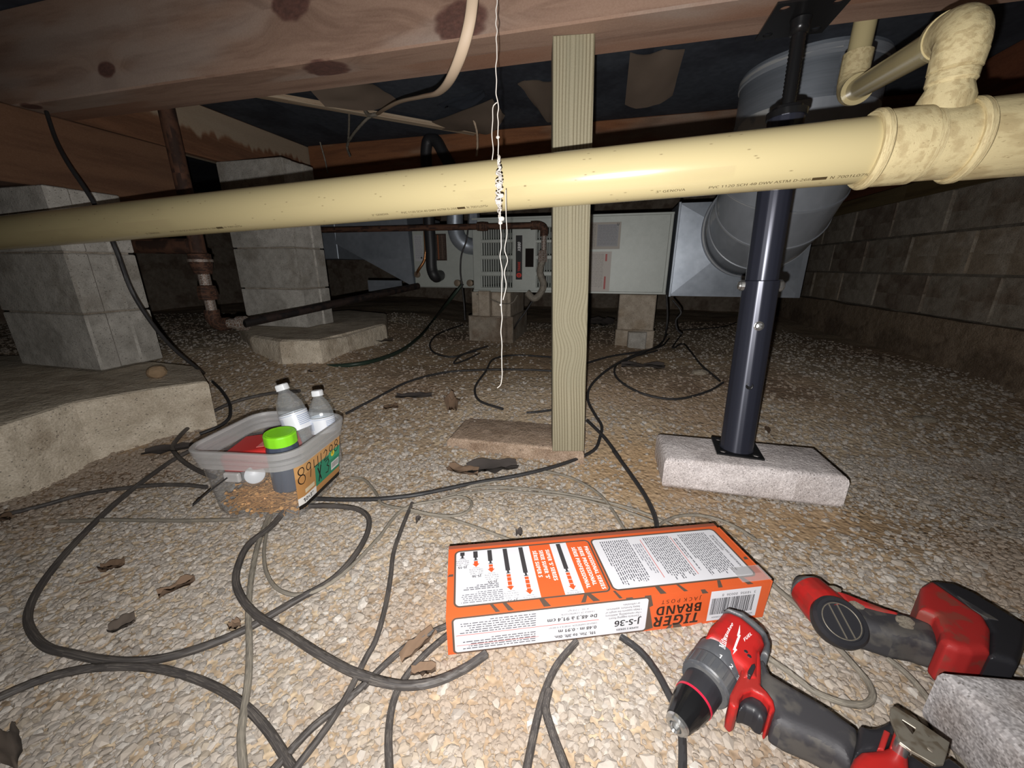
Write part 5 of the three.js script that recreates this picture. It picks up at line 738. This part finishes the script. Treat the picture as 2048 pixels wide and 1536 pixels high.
  lay('sleeve_rim', [[0.505, 0.0225], [0.51, 0.0285], [0.53, 0.0295], [0.54, 0.028]], CLUTCH); lay('clutch_ring', [[0.53, 0.028], [0.55, 0.0300], [0.70, 0.0308], [0.715, 0.0298]], CLUTCH, 'grey clutch ring with white numbers'); lay('gear_case', [[0.71, 0.0295], [0.73, 0.0308], [0.87, 0.0312], [0.89, 0.027], [0.89, 0]], CLUTCH);
  for (let k = 0; k < 20; k++) { const an = k / 20 * 6.283; const ax = b.clone().sub(a).normalize(), s = V3(0, 1, 0).addScaledVector(ax, -ax.y).normalize(), q = ax.clone().cross(s), n = s.clone().multiplyScalar(Math.cos(an)).addScaledVector(q, Math.sin(an)); const g = new THREE.BoxGeometry(0.0028, len * 0.13, 0.0018); g.applyMatrix4(new THREE.Matrix4().makeBasis(q.clone().multiplyScalar(Math.cos(an)).addScaledVector(s, -Math.sin(an)), ax, n)); g.translate(...at(0.625).addScaledVector(n, 0.0303).toArray()); mesh('clutch_rib', g, CLUTCH, t); }
  // markings
  const q = (l) => l.map(([x, y]) => [1320 + x * 0.1953, 1210 + y * 0.1953]);
  const brand = canvasTex(512, 200, (g, w, h) => { g.clearRect(0, 0, w, h); g.fillStyle = '#fff'; g.save(); g.transform(1, -0.06, -0.22, 1, 30, 26); g.font = 'italic bold 118px serif'; g.fillText('Milwaukee', 6, 104, 440); g.restore(); });
  print('brand_lettering', q([[560, 440], [740, 150], [800, 185], [720, 480]]), 0.0708, brand, t, o, 'white script lettering');
  const bolt = zz([[745, 505], [765, 460], [748, 455], [790, 340], [800, 325], [790, 310], [818, 205], [820, 290], [808, 300], [826, 312], [775, 445], [790, 460]], 0.0705); mesh('lightning_mark', slabShape(bolt.map((p) => p.clone().sub(o).setY(0)), 0.0655, 0.0668, 0, 1), std({ color: 0xf4f4f4, roughness: 0.5 }), t, 'white lightning bolt mark');
  print('model_lettering', q([[835, 345], [935, 255], [965, 300], [868, 390]]), 0.0708, canvasTex(256, 110, (g, w, h) => { g.fillStyle = '#f2f2f2'; g.font = 'italic bold 88px sans-serif'; g.fillText('FUEL', 10, 84, 230); }), t, o, 'white capital lettering');
  { // numbers on the clutch ring: small raised marks
    const ax = b.clone().sub(a).normalize(), s = V3(0, 1, 0).addScaledVector(ax, -ax.y).normalize(), qd = ax.clone().cross(s).normalize();
    for (const [k, an, str] of [[0.73, 0.15, '1'], [0.74, 0.6, '2'], [0.74, 1.05, '3']]) { const n = s.clone().multiplyScalar(Math.cos(an)).addScaledVector(qd, Math.sin(an)), side = qd.clone().multiplyScalar(Math.cos(an)).addScaledVector(s, -Math.sin(an)), c = at(k).addScaledVector(n, 0.0318), W = 0.005, g = new THREE.BufferGeometry(); const P = [[-1, 1], [1, 1], [1, -1], [-1, -1]].map(([i, j]) => c.clone().addScaledVector(side, i * W).addScaledVector(ax, j * W)); g.setAttribute('position', new THREE.Float32BufferAttribute(P.flatMap((p) => p.toArray()), 3)); g.setAttribute('uv', new THREE.Float32BufferAttribute([0, 1, 1, 1, 1, 0, 0, 0], 2)); g.setIndex([0, 1, 2, 0, 2, 3]); g.computeVertexNormals(); mesh('clutch_number', g, std({ map: canvasTex(64, 64, (c2) => { c2.fillStyle = '#d6d6d6'; c2.font = 'bold 54px sans-serif'; c2.fillText(str, 16, 52); }), transparent: true, side: THREE.DoubleSide }), t, 'pale number'); }
  }
}
{
  const hz = 0.05, zz = (l, h = hz) => l.map(([x, y]) => atY(1560 + x * 0.2383, 1130 + y * 0.2383, h)), o = zz([[800, 450]])[0].setY(0.0), t = thing('impact_tool', 'dusty red and black cordless tool with round end cap lying in gravel', 'power tool', o), L = (l) => l.map((p) => p.clone().sub(o).setY(0)), sm = (g) => metreUV(g);
  const gy = 0.004;
  mesh('handle', sm(puff(L(zz([[430, 210], [560, 245], [700, 300], [870, 365], [1140, 440], [1300, 505], [1345, 620], [1335, 700], [1180, 650], [1000, 620], [720, 530], [560, 470]])), gy, 0.056, 0.015)), RUB, t, 'dark rubber handle');
  mesh('handle_stripe', sm(puff(L(zz([[470, 215], [560, 243], [700, 298], [870, 362], [1000, 400], [990, 425], [880, 405], [700, 360], [560, 330]], 0.056)), 0.03, 0.0585, 0.006)), REDDUST, t, 'dusty red stripe on the handle');
  const bt = mesh('battery', sm(puff(L(zz([[1165, 225], [1250, 172], [1300, 205], [1700, 490], [1752, 590], [1745, 780], [1600, 790], [1480, 765], [1380, 725], [1330, 665], [1335, 600], [1280, 480], [1150, 420]], 0.06)), gy, 0.074, 0.010)), REDDUST, t, 'red battery shell');
  mesh('battery_side', sm(puff(L(zz([[1250, 160], [1430, 180], [1620, 265], [1850, 410], [2060, 540], [2040, 700], [1985, 870], [1740, 800], [1752, 590], [1700, 490], [1300, 205]], 0.06)), gy, 0.070, 0.008)), RUBDARK, bt, 'black battery block'); mesh('battery_groove', sm(puff(L(zz([[1480, 255], [1640, 345], [1840, 470], [1740, 450], [1590, 360]], 0.07)), 0.062, 0.0712, 0.001)), RUB, bt);
  for (const [x, y, r] of [[640, 340, 0.011], [1050, 470, 0.012], [1065, 515, 0.008], [460, 205, 0.009], [800, 355, 0.004]]) { const g = rough(new THREE.IcosahedronGeometry(r, 2).scale(1, 0.25, 0.7), 0.006, 120); g.translate(...L(zz([[x, y]], 0.056))[0].setY(0.056).toArray()); mesh('dried_splash', g, M.footing, t, 'pale dried splash'); }
  // head: nose cone, red barrel, and the round cap that faces up
  const a = atY(1596, 1160, 0.036).sub(o), b = atY(1672, 1240, 0.036).sub(o), len = a.distanceTo(b), lay = (name, l, mat, label) => mesh(name, metreUV(smooth(turned(a, b, l.map(([k, r]) => [k * len, r]), 36), 0.5)), mat, t, label);
  lay('nose', [[0, 0], [0, 0.008], [0.06, 0.010], [0.08, 0.0095]], RUBDARK, 'black nose tip'); lay('collar', [[0.06, 0.0095], [0.1, 0.016], [0.24, 0.026], [0.30, 0.0265]], CLUTCH, 'grey collar'); lay('barrel', [[0.28, 0.025], [0.3, 0.028], [0.7, 0.031], [1.0, 0.031], [1.02, 0]], RED, 'red barrel');
  const c = atY(1681, 1243, 0.052).sub(o), n = V3(-0.12, 0.85, 0.5).normalize(), capAt = c.clone().addScaledVector(n, -0.022);
  mesh('end_cap', smooth(turned(capAt, capAt.clone().add(n), [[0, 0.030], [0.012, 0.0345], [0.022, 0.0345], [0.027, 0.031], [0.027, 0.0265], [0.025, 0.026], [0.025, 0]], 44), 0.5), RUBDARK, t, 'black round end cap');
  mesh('cap_ring', turned(capAt.clone().addScaledVector(n, 0.0248), capAt.clone().add(n), [[0, 0.0232], [0.0012, 0.0232], [0.0012, 0.0245], [0, 0.0245]], 44), CLIP, t);
  for (const sx of [-1, 1]) { const g = new THREE.BoxGeometry(0.0014, 0.0014, 0.044); g.applyQuaternion(new THREE.Quaternion().setFromUnitVectors(V3(0, 1, 0), n)); const s = V3(1, 0, 0).addScaledVector(n, -n.x).normalize(); g.translate(...capAt.clone().addScaledVector(n, 0.0255).addScaledVector(s, sx * 0.0055).toArray()); mesh('cap_rib', g, CLIP, t); }
}
// ================================================================ LITTER
{
  const leaf = (name, label, cat, px, py, w, l, turn, mat, curl = 0.012) => {
    const n = 6, pos = [], idx = []; for (let side = 0; side < 2; side++) for (let i = 0; i <= n; i++) for (let j = 0; j <= n; j++) { const u = i / n - 0.5, v = j / n - 0.5, k = (0.55 + 0.45 * Math.cos(u * 2.9)) * (0.75 + 0.5 * hash(i + px, j >> 1)); const y = curl * (Math.abs(v) * 1.6 + 0.6 * noise(u * 6 + px, v * 6 + py)) + (hash(i * 7 + px, j * 3 + py) - 0.5) * curl * 0.4 - side * 0.0012; pos.push(u * l, y + 0.004, v * w * k); } for (let side = 0; side < 2; side++) for (let i = 0; i < n; i++) for (let j = 0; j < n; j++) { const k = side * (n + 1) * (n + 1) + i * (n + 1) + j; idx.push(k, k + 1, k + n + 1, k + 1, k + n + 2, k + n + 1); }
    const g = new THREE.BufferGeometry(); g.setAttribute('position', new THREE.Float32BufferAttribute(pos, 3)); g.setIndex(idx); g.computeVertexNormals(); g.setAttribute('uv', new THREE.Float32BufferAttribute(new Float32Array(pos.length / 3 * 2), 2));
    const m = single(name, g, mat, label, cat); m.position.copy(onGround(px, py, 0.001)); m.rotation.y = turn; return m;
  };
  leaf('dead_leaf', 'curled brown leaf with stem inside the big cable loop', 'leaf', 228, 1142, 0.022, 0.034, 0.5, M.leaf[0]);
  based('leaf_stem', smooth(tube([[158, 1168], [180, 1163], [205, 1155], [220, 1148]].map(([x, y]) => onGround(x, y, 0.006)), 0.0015, false, 6), 1), M.leaf[2], 'thin stem lying beside the curled brown leaf', 'stem');
  leaf('bark_scrap', 'narrow brown bark strip inside the big cable loop', 'bark', 357, 1183, 0.018, 0.05, 0.9, M.leaf[2]);
  leaf('dead_leaf', 'small grey crumpled leaf scrap inside the big cable loop', 'leaf', 248, 1262, 0.026, 0.03, 0.7, M.leaf[1]);
  leaf('bark_scrap', 'dark bark scrap at the very front left of the gravel', 'bark', 30, 1505, 0.018, 0.06, -0.6, M.leaf[1]);
  leaf('bark_scrap', 'brown bark chip beside the thick black cable near the box end', 'bark', 848, 1352, 0.018, 0.034, 0.1, M.leaf[2]);
  leaf('bark_scrap', 'tan bark strip under the cables at the box end', 'bark', 838, 1300, 0.022, 0.06, 0.9, M.leaf[2]);
  leaf('dead_leaf', 'tiny brown leaf by the front grey cable', 'leaf', 472, 1262, 0.01, 0.016, 0.4, M.leaf[2]);
  leaf('dead_leaf', 'small brown leaf at the left edge of the gravel', 'leaf', 8, 1046, 0.02, 0.026, 0.4, M.leaf[0]);
  leaf('dead_leaf', 'tiny curled leaf behind the orange box', 'leaf', 1038, 1074, 0.008, 0.014, 0.2, M.leaf[3]); leaf('dead_leaf', 'tiny dark leaf between the tub and the orange box', 'leaf', 837, 1047, 0.008, 0.012, 0.9, M.leaf[3]);
  leaf('plastic_scrap', 'dark crumpled plastic scrap in front of the brown paver', 'scrap', 985, 945, 0.07, 0.14, 0.2, M.leaf[3], 0.02); leaf('bark_scrap', 'torn bark piece beside the dark plastic scrap', 'bark', 925, 950, 0.04, 0.09, -0.3, M.leaf[2], 0.016);
  leaf('plastic_scrap', 'dark flat scrap on the dirt behind the tub', 'scrap', 828, 797, 0.05, 0.13, 0.1, M.leaf[3], 0.01); leaf('dead_leaf', 'round tan leaf standing up near the brown paver', 'leaf', 905, 826, 0.05, 0.05, 0.9, M.leaf[2], 0.05);
  leaf('plastic_scrap', 'dark pointed scrap inside the cable loop by the post', 'scrap', 1285, 738, 0.05, 0.19, -0.15, M.leaf[3], 0.02); leaf('dead_leaf', 'dark leaf lying between tub and hose', 'leaf', 782, 820, 0.03, 0.05, 0.4, M.leaf[0]); leaf('plastic_scrap', 'black scrap at the foot of the concrete slab', 'scrap', 345, 905, 0.05, 0.13, 0.4, M.leaf[3], 0.012);
  leaf('plastic_scrap', 'dark plastic strip along the slab edge', 'scrap', 355, 857, 0.04, 0.16, 0.55, M.leaf[3], 0.01); leaf('plastic_scrap', 'flat dark scrap in front of the far footing', 'scrap', 755, 685, 0.09, 0.16, 0.2, M.leaf[1], 0.01); leaf('plastic_scrap', 'black slab scrap under the furnace behind the post', 'scrap', 1200, 655, 0.08, 0.22, 0.2, M.leaf[3], 0.06);
  leaf('dead_leaf', 'small dark curled leaf near the green hose', 'leaf', 628, 748, 0.03, 0.04, 0.1, M.leaf[3]); leaf('bark_scrap', 'thin twig bark right of the wooden post under the jack', 'bark', 1533, 866, 0.008, 0.04, 1.3, M.leaf[0]);
  based('wood_twig', smooth(tube([[440, 752], [470, 745], [500, 735], [530, 722], [555, 715]].map(([x, y]) => onGround(x, y, 0.016)), 0.012, false, 8), 1.2), M.bark, 'splintered tan branch lying across the green hose', 'branch');
  based('stone_lump', rough(new THREE.IcosahedronGeometry(0.028, 2).scale(1, 0.8, 0.9).translate(...atY(312, 745, 0.21).toArray()), 0.012, 40), M.bark, 'round brown lump on the slab at the pier corner', 'lump');
  based('pale_stone', rough(new THREE.IcosahedronGeometry(0.03, 2).scale(1.2, 0.45, 0.9).translate(...onGround(1400, 745, 0.004).toArray()), 0.012, 40), M.footing, 'pale flat stone on the dirt left of the jack', 'stone');
  based('pale_stone', rough(new THREE.IcosahedronGeometry(0.03, 2).scale(1.3, 0.4, 0.8).translate(...onGround(1850, 838, 0.004).toArray()), 0.012, 40), M.footing, 'pale flat stone lying toward the right wall', 'stone');
}
renderer.render(scene, camera);
